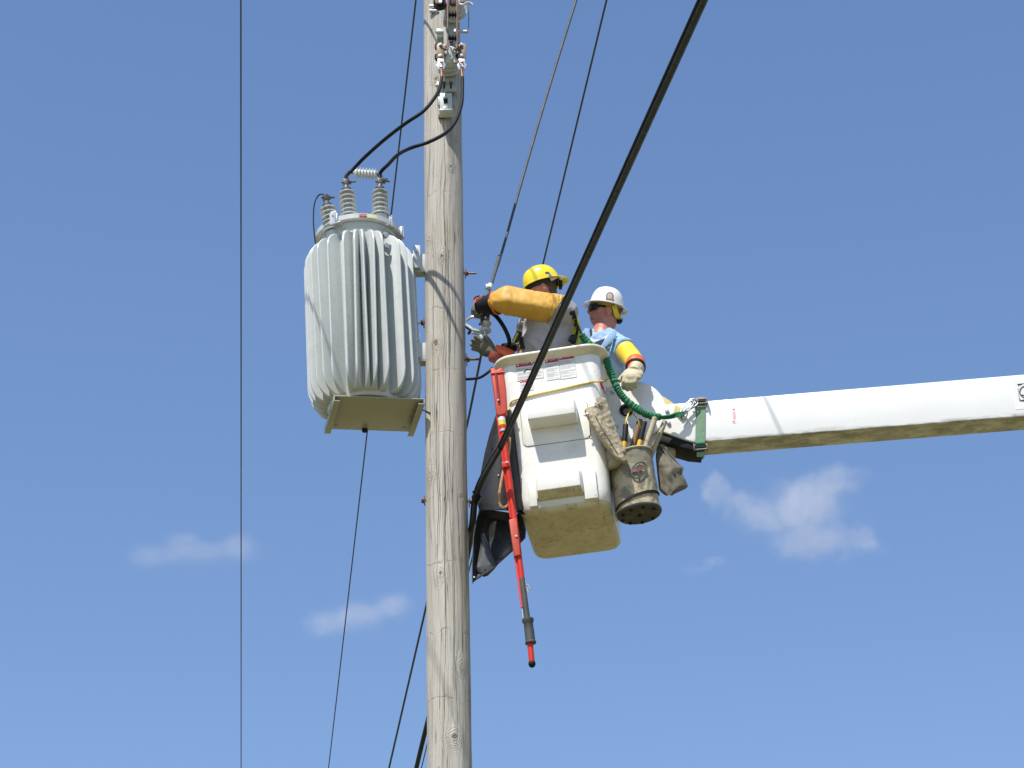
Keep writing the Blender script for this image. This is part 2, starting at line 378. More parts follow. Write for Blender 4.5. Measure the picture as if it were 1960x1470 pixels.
def part(root, name, bm, mat, under=None, smooth=38, label=None, split=1):     # bm in world space
    if split > 1:                                  # each separate piece becomes its own part (split = shapes per piece)
        isl = islands(bm); first = None
        for i in range(0, len(isl), split - 1):
            b = bmesh.new()
            for fs in isl[i:i + split - 1]:
                mp = {}
                for f in fs:
                    for v in f.verts:
                        if v not in mp: mp[v] = b.verts.new(v.co)
                    b.faces.new([mp[v] for v in f.verts])
            o = part(root, name, b, mat, under, smooth, label); first = first or o
        bm.free(); return first
    bm.transform(ROOTMAT[root.name]); o = bpy.data.objects.new(name, finish(name, bm, mat, smooth)); C.objects.link(o)
    o.parent = under or root
    if label: o['label'] = label
    return o
def solo(name, bm, mat, label, cat, group=None, smooth=38, kind=None, loc=None):
    if loc is None:
        loc = sum((v.co for v in bm.verts), Vector()) / len(bm.verts)
    bm.transform(T(-loc)); o = bpy.data.objects.new(name, finish(name, bm, mat, smooth)); C.objects.link(o); o.location = loc
    props(o, label, cat, group, kind); return o
def remesh(bm, voxel, smooth=2, disp=None):       # union of closed shapes into one continuous surface
    bmesh.ops.recalc_face_normals(bm, faces=bm.faces[:])
    me = bpy.data.meshes.new('tmp'); bm.to_mesh(me); bm.free()
    o = bpy.data.objects.new('tmp', me); C.objects.link(o)
    m = o.modifiers.new('r', 'REMESH'); m.mode = 'VOXEL'; m.voxel_size = voxel
    if smooth: s = o.modifiers.new('s', 'SMOOTH'); s.iterations = smooth; s.factor = .5
    dg = bpy.context.evaluated_depsgraph_get(); dg.update(); me2 = bpy.data.meshes.new_from_object(o.evaluated_get(dg))
    b = bmesh.new(); b.from_mesh(me2); bpy.data.objects.remove(o); bpy.data.meshes.remove(me); bpy.data.meshes.remove(me2)
    return b
def text(s, Mx, size, th=.0006, bold=0.0):
    cu = bpy.data.curves.new('t', 'FONT'); cu.body = s; cu.size = size; cu.align_x = 'CENTER'; cu.align_y = 'CENTER'; cu.extrude = th; cu.offset = bold
    o = bpy.data.objects.new('t', cu); C.objects.link(o); dg = bpy.context.evaluated_depsgraph_get(); dg.update()
    me = bpy.data.meshes.new_from_object(o.evaluated_get(dg)); b = bmesh.new(); b.from_mesh(me)
    bpy.data.objects.remove(o); bpy.data.curves.remove(cu); bpy.data.meshes.remove(me)
    b.transform(Mx); return b
FLATXZ = Matrix.Rotation(R(90), 4, 'X')          # text plane xy -> local xz, facing local -y

# ------------------------------------------------------------------ ground
def ground():
    t = NT('grass_ground')
    n = t.noise(.08, detail=8); n2 = t.noise(3, detail=6)
    c = t.ramp(n, [(.35, (.095, .088, .026)), (.5, (.14, .122, .048)), (.7, (.19, .16, .08))])
    c = t.mix(.3, c, t.ramp(n2, [(.3, (.055, .06, .015)), (.7, (.16, .145, .06))]))
    t.l.new(c, t.b.inputs['Base Color']); t.b.inputs['Roughness'].default_value = .95
    bm = bmesh.new(); rings = []
    bmesh.ops.create_circle(bm, cap_ends=True, radius=6000, segments=64)
    solo('ground', bm, t.m, None, None, kind='structure', loc=Vector((0, 0, 0)))
ground()

# ------------------------------------------------------------------ utility pole
pT = P(845.3, 0, 0); pB = P(860.5, 1470, 0)
dTop = (pT - CAM).length; dBot = (pB - CAM).length
rT = 34.6 / FPX * dTop * .985; rB = 43.5 / FPX * dBot * .985
pdir = (pT - pB) / (pT.z - pB.z)
def pole_at(z): return pB + pdir * (z - pB.z)
def pole_r(z): return rB + (rT - rB) * (z - pB.z) / (pT.z - pB.z)
def pole_uv(u, v):                                # photo point on the pole's near face -> unrolled (around, up)
    p = P(u, v, -.1); c = pole_at(p.z); r = pole_r(p.z)
    s = max(-.99, min(.99, (p.x - c.x) / r)); return (math.asin(s) * .142, p.z)
KNOTS = [pole_uv(847, 495) + (.022,), pole_uv(835, 660) + (.03,), pole_uv(843, 1100) + (.03,), pole_uv(884, 1272) + (.026,),
         pole_uv(869, 1415) + (.03,), pole_uv(836, 155) + (.02,), pole_uv(862, 322) + (.016,), pole_uv(824, 905) + (.03,), pole_uv(822, 455) + (.024,)]
M['wood'] = wood_material()
def build_pole():
    root = thing('utility_pole', 'weathered grey wooden utility pole with long drying cracks and knots', 'utility pole', pole_at(0.0))
    bm = bmesh.new(); seg = 72; zs = [0, 2, 4, pB.z - .8]
    z = pB.z - .7
    ztop = pT.z + 1.5
    while z < ztop: zs.append(z); z += .03
    zs.append(ztop)
    uvl = bm.loops.layers.uv.new('UVMap'); rings = []
    for z in zs:
        c = pole_at(z); r = pole_r(z); ring = []
        for k in range(seg + 1):
            a = 2 * math.pi * k / seg - math.pi; s = a * .142            # a=0 faces the camera
            rr = r + .0035 * noise.noise(Vector((math.cos(a) * 2.2, math.sin(a) * 2.2, z * 2.1))) + .0015 * noise.noise(Vector((math.cos(a) * 9, math.sin(a) * 9, z * 1.2)))
            for kx, kz, kr in KNOTS:
                d2 = ((s - kx) ** 2 + ((z - kz) * .75) ** 2) / (kr * 1.5) ** 2
                if d2 < 6: rr += .0075 * math.exp(-d2) - .006 * math.exp(-d2 * 14)
            ring.append((bm.verts.new((c.x + rr * math.sin(a), c.y - rr * math.cos(a), z)), (s, z)) if k < seg else None)
        ring[seg] = (ring[0][0], (math.pi * .142, z)); rings.append(ring)
    for i in range(len(rings) - 1):
        for k in range(seg):
            q = (rings[i][k], rings[i][k + 1], rings[i + 1][k + 1], rings[i + 1][k])
            f = bm.faces.new([a[0] for a in q])
            for lp, a in zip(f.loops, q): lp[uvl].uv = a[1]
    bm.faces.new([a[0] for a in rings[-1][:seg]])
    part(root, 'shaft', bm, M['wood'], smooth=80)
    # through bolts: rod, nut and square washer, out of the right and left of the shaft
    def bolt(u, v, side, L, mat, wmat, sq=.055):
        z = P(u, v, 0).z; c = pole_at(z); r = pole_r(z); d = Vector((side, 0, 0)); a = c + d * (r - .01)
        rod = bmesh.new(); tube(rod, [a, c + d * (r + L)], .0075, 10)
        o = part(root, 'bolt', rod, mat)
        w_ = bmesh.new(); box(w_, T(c + d * (r + .008)) , .006, sq, sq, .001)
        part(root, 'washer', w_, wmat, under=o)
        n = bmesh.new(); lathe(n, axis(c + d * (r + .012), d), [(.017, 0), (.017, .016)], 6)
        part(root, 'nut', n, wmat, under=o)
    bolt(905, 523, 1, .085, 'dmetal', 'rust'); bolt(905, 688, 1, .105, 'rust', 'rust', .07)
    bolt(810, 618, -1, .05, 'galv', 'rust'); bolt(820, 958, -1, .02, 'rust', 'rust', .05); bolt(908, 960, 1, .04, 'rust', 'bronze', .06)
    return root
build_pole()

# ------------------------------------------------------------------ transformer
def build_transformer():
    tyaw, troll = R(12), R(-2.6)
    base = P(716, 792, 0)                              # centre of the underside
    Mx = T(base) @ Matrix.Rotation(tyaw, 4, 'Z') @ Matrix.Rotation(troll, 4, 'Y')
    root = thing('pole_transformer', 'pale grey finned transformer bolted to the left side of the pole', 'transformer', Mx)
    A = Matrix(Mx)
    cx, cy = -.055, 0.0                               # tank axis relative to the plate centre
    def L(x, y, z): return A @ T((cx + x, cy + y, z))
    Rt, H_ = .255, 1.33
    bm = bmesh.new()
    lathe(bm, L(0, 0, 0), [(.18, .012), (Rt - .01, .012), (Rt, .03), (Rt, H_ - .03), (Rt + .012, H_ - .028), (Rt + .012, H_), (.1, H_ + .001)], 72)
    tank = part(root, 'tank', bm, 'gpaint')
    # fins: hollow folded plates with rounded shoulders
    RF = .378; z0, z1 = .035, H_ - .075; rr = .15
    def fin_outline():
        o = [(Rt - .02, z0)]
        for k in range(9): a = R(-90 + 90 * k / 8); o.append((RF - rr * .72 + rr * .72 * math.cos(a), z0 + rr * 1.1 + rr * 1.1 * math.sin(a)))
        for k in range(9): a = R(90 * k / 8); o.append((RF - rr * .78 + rr * .78 * math.cos(a), z1 - rr + rr * math.sin(a)))
        o.append((Rt - .02, z1)); return o
    out = fin_outline()
    proto = None
    front = [-90 + d for d in (-88, -78, -67, -56, -43, -26, -15, -5, 5, 16, 37, 50, 64, 78)]
    back = [-90 + d for d in (92, 104, 116, 128, 140, 152, 164, 176, 188, 200, 212, 224, 236, 248, 260)]
    for k, deg in enumerate(front + back):
        rot = Matrix.Rotation(R(deg), 4, 'Z')
        if proto is None:
            b2 = bmesh.new(); prism(b2, None, out, -.007, .007, .0055, 3)
            for v in b2.verts: v.co.y *= 1 + 2.6 * max(0, min(1, (RF - .018 - v.co.x) / (RF - .018 - Rt))) ** 1.3
            # louvre-like ribs pressed in at the lower and upper shoulder
            for s in range(7):
                zz = z0 + .06 + s * .022; box(b2, T((Rt + .03 + .006 * s, 0, zz)) @ Matrix.Rotation(R(25), 4, 'Y'), .040, .020, .007, .003)
                zz = z1 - .05 - s * .017; box(b2, T((Rt + .045 + .004 * s, 0, zz)) @ Matrix.Rotation(R(-25), 4, 'Y'), .026, .019, .006, .0025)
            bmesh.ops.recalc_face_normals(b2, faces=b2.faces[:])
            me = finish('cooling_fin', b2, 'gpaint', 30); proto = bpy.data.objects.new('cooling_fin', me); o = proto
        else: o = proto.copy()
        C.objects.link(o); o.parent = root; fr_ = random.Random(k * 7 + 1); o.matrix_basis = T((cx, cy, 0)) @ rot @ T((Rt, 0, H_ / 2)) @ Matrix.Rotation(R(fr_.uniform(-1.3, 1.3)), 4, 'X') @ Matrix.Diagonal((1, fr_.uniform(.8, 1.25), 1, 1)) @ T((-Rt, 0, -H_ / 2))
    # lid with rolled band
    bm = bmesh.new()
    lathe(bm, L(0, 0, H_), [(Rt + .028, .004), (Rt + .040, .01), (Rt + .040, .046), (Rt + .028, .054), (Rt - .0, .058), (.14, .068), (.05, .072), (.001, .073)], 72)
    lid = part(root, 'lid', bm, 'gpaint')
    bm = bmesh.new(); lathe(bm, L(-.0, -.10, H_ + .078), [(.05, 0), (.045, .022), (.02, .034), (.001, .036)], 24)
    part(root, 'relief_cap', bm, 'gpaint', under=lid)
    for deg in (-128, -52, -22, 60, 150):
        rot = Matrix.Rotation(R(deg), 4, 'Z'); bm = bmesh.new(); q = L(0, 0, H_) @ rot
        box(bm, q @ T((Rt + .048, 0, .03)), .018, .028, .062, .004); box(bm, q @ T((Rt + .045, 0, -.012)), .03, .07, .008, .002)
        tube(bm, [q @ Vector((Rt + .062, 0, -.02)), q @ Vector((Rt + .062, 0, .07))], .006, 8)
        part(root, 'lid_clamp', bm, 'galv')
    # warning label on the band: red box and pale yellow strip
    q = L(0, 0, H_)
    def band(a0, a1, zlo, zhi, mat, rr_=.0):
        bm = bmesh.new(); rs = []
        for k in range(9):
            a = R(a0 + (a1 - a0) * k / 8); rs.append([q @ Vector((r_ * math.cos(a), r_ * math.sin(a), z)) for r_, z in ((Rt + .0415 + rr_, zlo), (Rt + .0415 + rr_, zhi), (Rt + .0395, zhi), (Rt + .0395, zlo))])
        loft(bm, rs, True, True); return bm
    lab = part(root, 'label_plate', band(-97, -73, .014, .042, None), pbr('pale_yellow_label', (.68, .66, .40), .5, var=.05))
    part(root, 'label_print', band(-97, -87, .016, .040, None, .0012), 'danger', under=lab)
    tx = q @ Matrix.Rotation(R(-92 + 90), 4, 'Z') @ T((0, -(Rt + .0435), .028)) @ FLATXZ
    part(root, 'label_text', text('DANGER', tx, .0125), 'paper', under=lab)
    # lifting lug
    bm = bmesh.new(); prism(bm, L(-.20, -.215, H_ - .0) @ Matrix.Rotation(R(-35), 4, 'Z'), [(-.026, 0), (.026, 0), (.026, .085), (.016, .1), (-.016, .1), (-.026, .085)], -.005, .005, .0015)
    tube(bm, [L(-.20, -.215, H_ + .07) @ Vector((0, -.012, 0)), L(-.20, -.215, H_ + .07) @ Vector((0, .01, 0))], .011, 12)
    part(root, 'lifting_lug', bm, 'gpaint')
    bm = bmesh.new(); prism(bm, L(.25, .05, H_ - .02), [(0, -.07), (.06, -.03), (.06, .02), (.03, .05), (0, .05)], -.03, .03, .004)
    part(root, 'lifting_lug', bm, 'gpaint')
    # two sampling bolts on the wall between fins
    for dz in (-.115, -.20):
        a = R(-90 + 26); d = (A.to_3x3() @ Vector((math.cos(a), math.sin(a), 0))).normalized()
        p = L(0, 0, H_ + dz) @ Vector((Rt * math.cos(a), Rt * math.sin(a), 0)); bm = bmesh.new()
        lathe(bm, axis(p, d), [(.014, 0), (.014, .05)], 16); lathe(bm, axis(p + d * .05, d), [(.022, 0), (.022, .022), (.013, .026)], 6)
        part(root, 'drain_plug', bm, 'galv')
    # bushings
    def bushing(x, y, tilt, az, n, r, mat='porc', zb=.075, pitch=.047):
        B = L(x, y, H_ + zb) @ Matrix.Rotation(R(az), 4, 'Z') @ Matrix.Rotation(R(tilt), 4, 'Y')
        prof = [(r * .8, -.07), (r * .8, .0)]
        for k in range(n):
            z = k * pitch; rk = r * (1.12 if k == 0 else 1 - .01 * k)
            prof += [(r * .42, z + .002), (r * .46, z + .010), (rk * .96, z + .003), (rk, z + .006), (rk * .99, z + .011), (r * .5, z + .018), (r * .42, z + .022)]
        zt = n * pitch; prof += [(r * .46, zt), (r * .46, zt + .002)]
        bm = bmesh.new(); lathe(bm, B, prof, 36); b = part(root, 'bushing', bm, mat)
        bm = bmesh.new(); lathe(bm, B @ T((0, 0, zt)), [(.034, 0), (.034, .008), (.022, .012), (.018, .03), (.018, .05)], 20)
        box(bm, B @ T((0, 0, .062 + zt)), .034, .04, .044, .006); tube(bm, [B @ Vector((-.03, 0, zt + .062)), B @ Vector((.07, 0, zt + .072))], .0075, 8)
        lathe(bm, axis(B @ Vector((.022, 0, zt + .066)), B.to_3x3() @ Vector((1, 0, 0))), [(.016, 0), (.016, .016)], 6)
        part(root, 'terminal', bm, 'dmetal', under=b)
        return B @ Vector((0, 0, zt + .078))
    def bpos(u, v, y): x, z = onp(u, v, A, y); return x - cx, y - cy, z - H_
    x, y, z = bpos(668.5, 416, -.17); t1 = bushing(x, y, -3, 0, 6, .059, zb=z, pitch=.0365)
    x, y, z = bpos(728, 414, -.17); t2 = bushing(x, y, 1.5, 0, 6, .059, zb=z, pitch=.0365)
    x, y, z = bpos(637, 444, -.14); t3 = bushing(x, y, -10, 20, 6, .060, zb=z, pitch=.034)
    # small horizontal arrester between the tall bushings
    c0 = P(677, 331, -.10); c1 = P(722, 334, -.10); ax = (c1 - c0)
    bm = bmesh.new(); prof = [(.014, 0)]; Lr = ax.length; n = 7
    for k in range(n):
        z = .006 + k * (Lr - .012) / n; prof += [(.026, z), (.026, z + .010), (.042, z + .016), (.044, z + .018), (.027, z + .022)]
    prof += [(.026, Lr), (.012, Lr)]
    lathe(bm, axis(c0, ax), prof, 28); ar = part(root, 'arrester', bm, 'polymer')
    bm = bmesh.new(); d = ax.normalized()
    tube(bm, [c0 - d * .03, c0], .008, 8); tube(bm, [c1, c1 + d * .03], .008, 8)
    tube(bm, crv([c0 - d * .028, c0 - d * .035 + Vector((0, 0, -.03)), t1 + Vector((.02, -.01, -.0))], 5), .005, 6)
    tube(bm, crv([c1 + d * .028, c1 + d * .04 + Vector((0, 0, -.03)), t2 + Vector((-.01, -.01, 0)), t2 + Vector((.055, -.01, -.002))], 5), .005, 6)
    part(root, 'lead', bm, 'dmetal', under=ar, split=2)
    # thin ground lead looping from the left bushing down behind the fins
    g0 = t3 + Vector((-.0, -.01, -.0))
    bm = bmesh.new(); tube(bm, crv([g0, P(611, 373, -.1), P(602, 390, -.1), P(600, 425, -.1), P(604, 470, -.1), P(607, 500, -.05)], 8), .0048, 8)
    part(root, 'ground_lead', bm, 'cable')
    # support plate under the tank: channel lips at both ends
    pw, pd, th, lip = .60, .46, .007, .035
    bm = bmesh.new(); box(bm, A @ T((0, 0, 0)), pw, pd, th, .001)
    for s in (-1, 1):
        box(bm, A @ T((s * (pw / 2 - th / 2), 0, -lip / 2 - .0035)), th, pd, lip, .001)
        box(bm, A @ T((s * (pw / 2 - .022), 0, -lip - .0035 + th / 2 - .001)), .038, pd - .002, th, .001)
    pl = part(root, 'base_plate', bm, pbr('ground_reflection_paint', (.36, .36, .29), .32, dirt=(.26, .24, .15), damt=.4, dscale=9, var=.08, coat=.3))  # darker olive base colour paints in the ground's reflection, with dirt blotches over it
    for sx, sy in ((-.23, .18), (.23, .18), (-.23, -.19), (.23, -.19)):
        bm = bmesh.new(); lathe(bm, A @ T((sx, sy, -.0062)), [(.011, 0), (.011, .002)], 16)
        part(root, 'plate_plug', bm, 'alu', under=pl)
    bm = bmesh.new(); lathe(bm, A @ T((-.03, .215, -.022)), [(.02, 0), (.02, .02)], 6); part(root, 'drain_plug', bm, 'black')
    # two hanger brackets to the pole
    for v in (508, 678):
        z = (P(800, v, 0)).z; c = pole_at(z); r = pole_r(z)
        x0 = P(797, v, 0).x - .03; x1 = c.x - r + .006; bm = bmesh.new()
        box(bm, T(((x0 + x1) / 2, c.y - .035, z + .0)), x1 - x0, .012, .13, .002)
        box(bm, T(((x0 + x1) / 2, c.y + .03, z - .0)), x1 - x0, .012, .13, .002)
        box(bm, T(((x0 + x1) / 2 , c.y, z - .069)), x1 - x0, .078, .008, .002)
        box(bm, T((x0 + .035, c.y - .055, z + .03)), .05, .03, .18, .004)
        o = part(root, 'hanger_bracket', bm, 'gpaint')
        bm = bmesh.new(); lathe(bm, axis((x0 + .035, c.y - .071, z + .07), (0, -1, 0)), [(.012, 0), (.012, .012)], 6)
        part(root, 'bolt', bm, 'galv', under=o)
    return t1, t2, root
T1, T2, TR = build_transformer()
bm = bmesh.new(); tube(bm, crv([P(803, 783, .0), P(812, 786, -.02), P(823, 790, -.10)], 6), .004, 6); solo('ground_wire', bm, M['cable'], 'short thin black wire from the grey base plate to the pole', 'wire')

# ------------------------------------------------------------------ switch at the top of the pole
def build_switch():
    org = P(862, 120, -.2)
    root = thing('pole_switch', 'grey and bronze bypass switch with copper rods at the top of the pole', 'switch', org)
    # mounting channel standing off the pole
    bm = bmesh.new()
    def pbox(bm, u, v, dy, w_, d_, h_, bev=.002, rz=0): return box(bm, T(P(u, v, dy)) @ Matrix.Rotation(R(rz), 4, 'Z'), w_, d_, h_, bev)
    zt = P(860, -120, -.2).z; zb = P(860, 176, -.2).z; c = P(861, 60, -.2)
    box(bm, T((c.x, c.y, (zt + zb) / 2)), .088, .012, zt - zb, .002)
    for s in (-1, 1): box(bm, T((c.x + s * .041, c.y + .045, (zt + zb) / 2)), .008, .078, zt - zb, .002)
    rail = part(root, 'mounting_channel', bm, 'gdark')
    bm = bmesh.new()
    for u, v in ((850, 160), (863, 160)):
        lathe(bm, axis(P(u, v, -.207), (0, -1, 0)), [(.013, 0), (.013, .014)], 6)
    part(root, 'bolt', bm, 'rust', under=rail, split=2)
    bm = bmesh.new()
    for u, v in ((850, 166), (863, 166)): box(bm, T(P(u, v, -.208)), .012, .003, .03, .001)
    part(root, 'slot', bm, 'black', under=rail, split=2)
    # rear straps hugging the pole
    for v in (70, 172):
        p = P(843, v, -.12); bm = bmesh.new(); box(bm, T(p), .05, .10, .07, .004)
        tube(bm, [p + Vector((-.035, -.055, 0)), p + Vector((.03, -.055, 0))], .011, 10); part(root, 'side_strap', bm, 'gpaint')
    for v in (12, 21):
        bm = bmesh.new(); tube(bm, [P(822, v, -.13), P(842, v, -.13)], .013, 12); part(root, 'pin', bm, 'galv')
    # insulators pointing at the street
    for (u, v) in ((867, 26), (857, 128)):
        p = P(u, v, -.2); bm = bmesh.new(); prof = [(.075, -.01)]
        for k in range(3): z = .012 + k * .05; prof += [(.068, z), (.096 - .005 * k, z + .012), (.099 - .005 * k, z + .022), (.070, z + .03)]
        prof += [(.058, .165), (.04, .17)]
        lathe(bm, axis(p, (0.05, -1, -.05)), prof, 40); part(root, 'insulator', bm, 'porc')
    # contact plates, lugs, copper tails
    for i, (u, s) in enumerate(((843, 1), (883, -1))):
        bm = bmesh.new(); p = P(u + .5, 95, -.40)
        prism(bm, T(p), [(-.028, -.075), (.024, -.075), (.024, .02), (.012, .05), (-.018, .05), (-.028, .035)] if s > 0 else [(-.026, -.075), (.03, -.075), (.03, .05), (-.012, .05), (-.024, .035)], -.004, .004, .001)
        pl = part(root, 'contact_plate', bm, 'bronze')
        bm = bmesh.new()
        for dv in (86, 107): lathe(bm, axis(P(u, dv, -.405), (0, -1, 0)), [(.013, 0), (.013, .006), (.008, .007), (.008, .016)], 8)
        part(root, 'bolt', bm, 'galv', under=pl, split=2)
        bm = bmesh.new(); box(bm, T(P(u + 9 * s, 91, -.41)), .03, .04, .03, .004); tube(bm, [P(u + 4 * s, 92, -.43), P(u + 15 * s, 95, -.43)], .008, 8)
        part(root, 'clip', bm, 'bronze', under=pl)
        bm = bmesh.new()
        for dv in (92, 112): lathe(bm, axis(P(u - 4, dv, -.36), (0, -1, 0)), [(.026, 0), (.026, .03)], 18)
        part(root, 'spacer', bm, 'black', under=pl, split=2)
        ll = bmesh.new(); q = P(u + 1, 122, -.415)
        prism(ll, T(q), [(-.022, .04), (.022, .04), (.022, .01), (.034, -.012), (.022, -.05), (.0, -.055), (-.022, -.05), (-.034, -.012), (-.022, .01)], -.006, .006, .002)
        lug = part(root, 'lug', ll, 'alu')
        b2 = bmesh.new(); lathe(b2, axis(P(u + 1, 118, -.42), (0, -1, 0)), [(.012, 0), (.012, .015)], 6); lathe(b2, axis(P(u + 1, 128, -.42), (0, -1, 0)), [(.012, 0), (.012, .015)], 6)
        part(root, 'bolt', b2, 'galv', under=lug, split=2)
        b3 = bmesh.new(); box(b3, T(P(u + 1, 123, -.423)), .022, .012, .012, .002); tube(b3, [P(u + 1 + (.5 if s > 0 else -.5), 131, -.42), P(u + (3 if s > 0 else 2), 148, -.42)], .0105, 10)
        part(root, 'copper_tail', b3, 'copper', under=lug)
    bm = bmesh.new(); q = P(857.5, 106, -.38)
    prism(bm, T(q), [(-.015, -.06), (.012, -.06), (.014, .03), (.006, .045), (.0, .05), (-.014, .0)], -.004, .004, .001)
    prism(bm, T(P(874, 106, -.38)), [(-.022, -.06), (.006, -.06), (.012, -.04), (.02, -.045), (.02, .0), (.004, .015), (-.004, .05), (-.022, .05)], -.004, .004, .001)
    box(bm, T(P(865, 117, -.35)), .08, .07, .006, .002)
    part(root, 'hood', bm, pbr('pale_grey_hood', (.52, .54, .5), .5, var=.08, dirt=(.3, .3, .2), damt=.4))
    bm = bmesh.new(); box(bm, T(P(864, 86, -.30)), .03, .02, .05, .002); part(root, 'block', bm, 'black')
    for u in (857, 875):
        bm = bmesh.new(); tube(bm, [P(u, -60, -.45), P(u, 96 - (u > 860) * 4, -.45)], .0062, 10)
        rd = part(root, 'blade_rod', bm, 'copper' if False else pbr('dull_copper', (.20, .11, .09), .5, .4, var=.2, dscale=30))
    for v in (28, 73):
        bm = bmesh.new(); a, b = P(858, v, -.44), P(875, v, -.44); prof = [(.012, 0)]; Lr = (b - a).length
        for k in range(3): z = Lr * (k + .2) / 3; prof += [(.013, z), (.028, z + .006), (.028, z + .009), (.013, z + .013)]
        prof.append((.012, Lr)); lathe(bm, axis(a, b - a), prof, 20); part(root, 'spool', bm, 'black')
    # upper contacts, just at the edge of the view
    bm = bmesh.new(); lathe(bm, axis(P(842, 10, -.36), (.0, -1, -.1)), [(.045, 0), (.045, .05)], 24); part(root, 'spacer', bm, 'black')
    bm = bmesh.new(); prism(bm, T(P(841, -2, -.43)), [(-.03, -.035), (.01, -.045), (.02, 0), (.02, .12), (-.03, .12)], -.004, .004, .001); part(root, 'contact_plate', bm, 'bronze')
    bm = bmesh.new(); lathe(bm, axis(P(843, 4, -.435), (0, -1, 0)), [(.013, 0), (.013, .012)], 8); part(root, 'bolt', bm, 'galv')
    bm = bmesh.new(); box(bm, T(P(866, 2, -.40)), .05, .03, .07, .006); part(root, 'jaw', bm, pbr('dull_purple_brown_metal', (.09, .045, .05), .6, .3, var=.2))
    bm = bmesh.new(); tube(bm, crv([P(878, 8, -.42), P(886, 9, -.43), P(894, 5, -.44), P(899, 5, -.44), P(905, 9, -.44)], 5), .008, 8); part(root, 'lever', bm, 'galv')
    bm = bmesh.new(); box(bm, T(P(888, 0, -.40)), .05, .03, .06, .004); part(root, 'jaw', bm, 'bronze')
    bm = bmesh.new(); tube(bm, [P(872, 60, -.3), P(896, 61, -.3)], .013, 14); lathe(bm, T(P(872, 60, -.3)), [(.017, -.012), (.017, .012)], 14); box(bm, T(P(896, 58, -.3)), .012, .02, .03, .003); part(root, 'stand_off_arm', bm, 'galv')
    bm = bmesh.new(); tube(bm, [P(897.5, -70, -.3), P(897, 58, -.3)], .0028, 6); part(root, 'pull_wire', bm, 'rust')
build_switch()
def build_pole_bracket():
    org = P(854, 200, -.18)
    root = thing('pole_bracket', 'pale grey steel bracket on the pole below the switch', 'bracket', org)
    bm = bmesh.new(); zt = P(854, 180, -.2).z; zb = P(854, 216, -.2).z
    box(bm, T((org.x, org.y, (zt + zb) / 2)), .085, .07, zt - zb, .005); box(bm, T((org.x, org.y - .02, zb - .003)), .095, .09, .01, .002)
    b = part(root, 'body', bm, 'gpaint')
    bm = bmesh.new(); box(bm, T(P(853, 193, -.2175)), .028, .004, .04, .006); part(root, 'slot', bm, 'black', under=b)
    bm = bmesh.new()
    for v in (187, 209): lathe(bm, axis(P(851.5, v, -.22), (0, -1, 0)), [(.016, 0), (.016, .012), (.01, .016)], 12)
    part(root, 'bolt', bm, 'alu', under=b, split=2)
    for u in (843, 867):
        bm = bmesh.new(); box(bm, T(P(u, 195, -.15)), .035, .03, .075, .006); part(root, 'side_ear', bm, 'gdark')
    bm = bmesh.new(); box(bm, T(P(846, 223, -.14)), .05, .03, .03, .004); part(root, 'rusty_foot', bm, 'rust')
build_pole_bracket()

# ------------------------------------------------------------------ cables
def cable(pts, r, mat, label, cat='cable', group=None, name='cable', k=10):
    bm = bmesh.new(); tube(bm, crv(pts, k), r, 12); return solo(name, bm, M[mat], label, cat, group)
cable([P(846, 148, -.42), P(843, 165, -.52), P(832, 187, -.64), P(810, 213, -.69), P(775, 237, -.64), P(735, 268, -.46), P(697, 302, -.28), P(676, 324, -.20), T1 + Vector((.008, -.0, .045)), T1 + Vector((0, 0, -.01))], .0125, 'cable',
      'thick black jumper cable from the left lug of the switch to the middle bushing', group='jumper cables from switch to transformer', name='jumper_cable')
cable([P(885, 148, -.42), P(885, 175, -.48), P(883, 200, -.56), P(872, 232, -.64), P(852, 255, -.70), P(820, 272, -.74), P(787, 283, -.70), P(762, 296, -.50), P(743, 315, -.27), T2 + Vector((.006, 0, .06)), T2 + Vector((0, 0, -.01))], .0125, 'cable',
      'thick black jumper cable from the right lug of the switch to the right bushing', group='jumper cables from switch to transformer', name='jumper_cable')
def wire(pts, r, label, mat='wire', near_end=True):
    near, far = pts[0] + (pts[0] - pts[1]) * (6 / (pts[0] - pts[1]).length), pts[-1] + (pts[-1] - pts[-2]) * (40 / (pts[-1] - pts[-2]).length)
    bm = bmesh.new(); tube(bm, ([near] if near_end else []) + pts + [far], r, 8); return solo('overhead_wire', bm, M[mat], label, 'wire', 'thin overhead wires')
wire([H(461, -60, 12), H(461.5, 735, 12.05), H(461.5, 1530, 12)], .0056, 'thin dark overhead wire farthest left, crossing open sky alone')
wire([H(803, -60, 13), H(748.5, 413, 13), H(703, 826, 13), H(622, 1530, 13)], .0068, 'thin dark overhead wire passing behind the grey transformer')
wire([H(1175.5, -60, 12.6), H(1037.5, 513, 12.6), H(811, 1452, 12.6), H(799.5, 1500, 12.6)], .0075, 'thin dark overhead wire that drops out of sight behind the yellow hard hat')
wire([P(928, 642, -.07), P(917, 700, .3), P(898, 795, .9), P(817, 1155, 3.1), P(735, 1512, 5.6)], .0085, 'thin dark wire slanting from the small insulator down behind the lower pole', near_end=False)
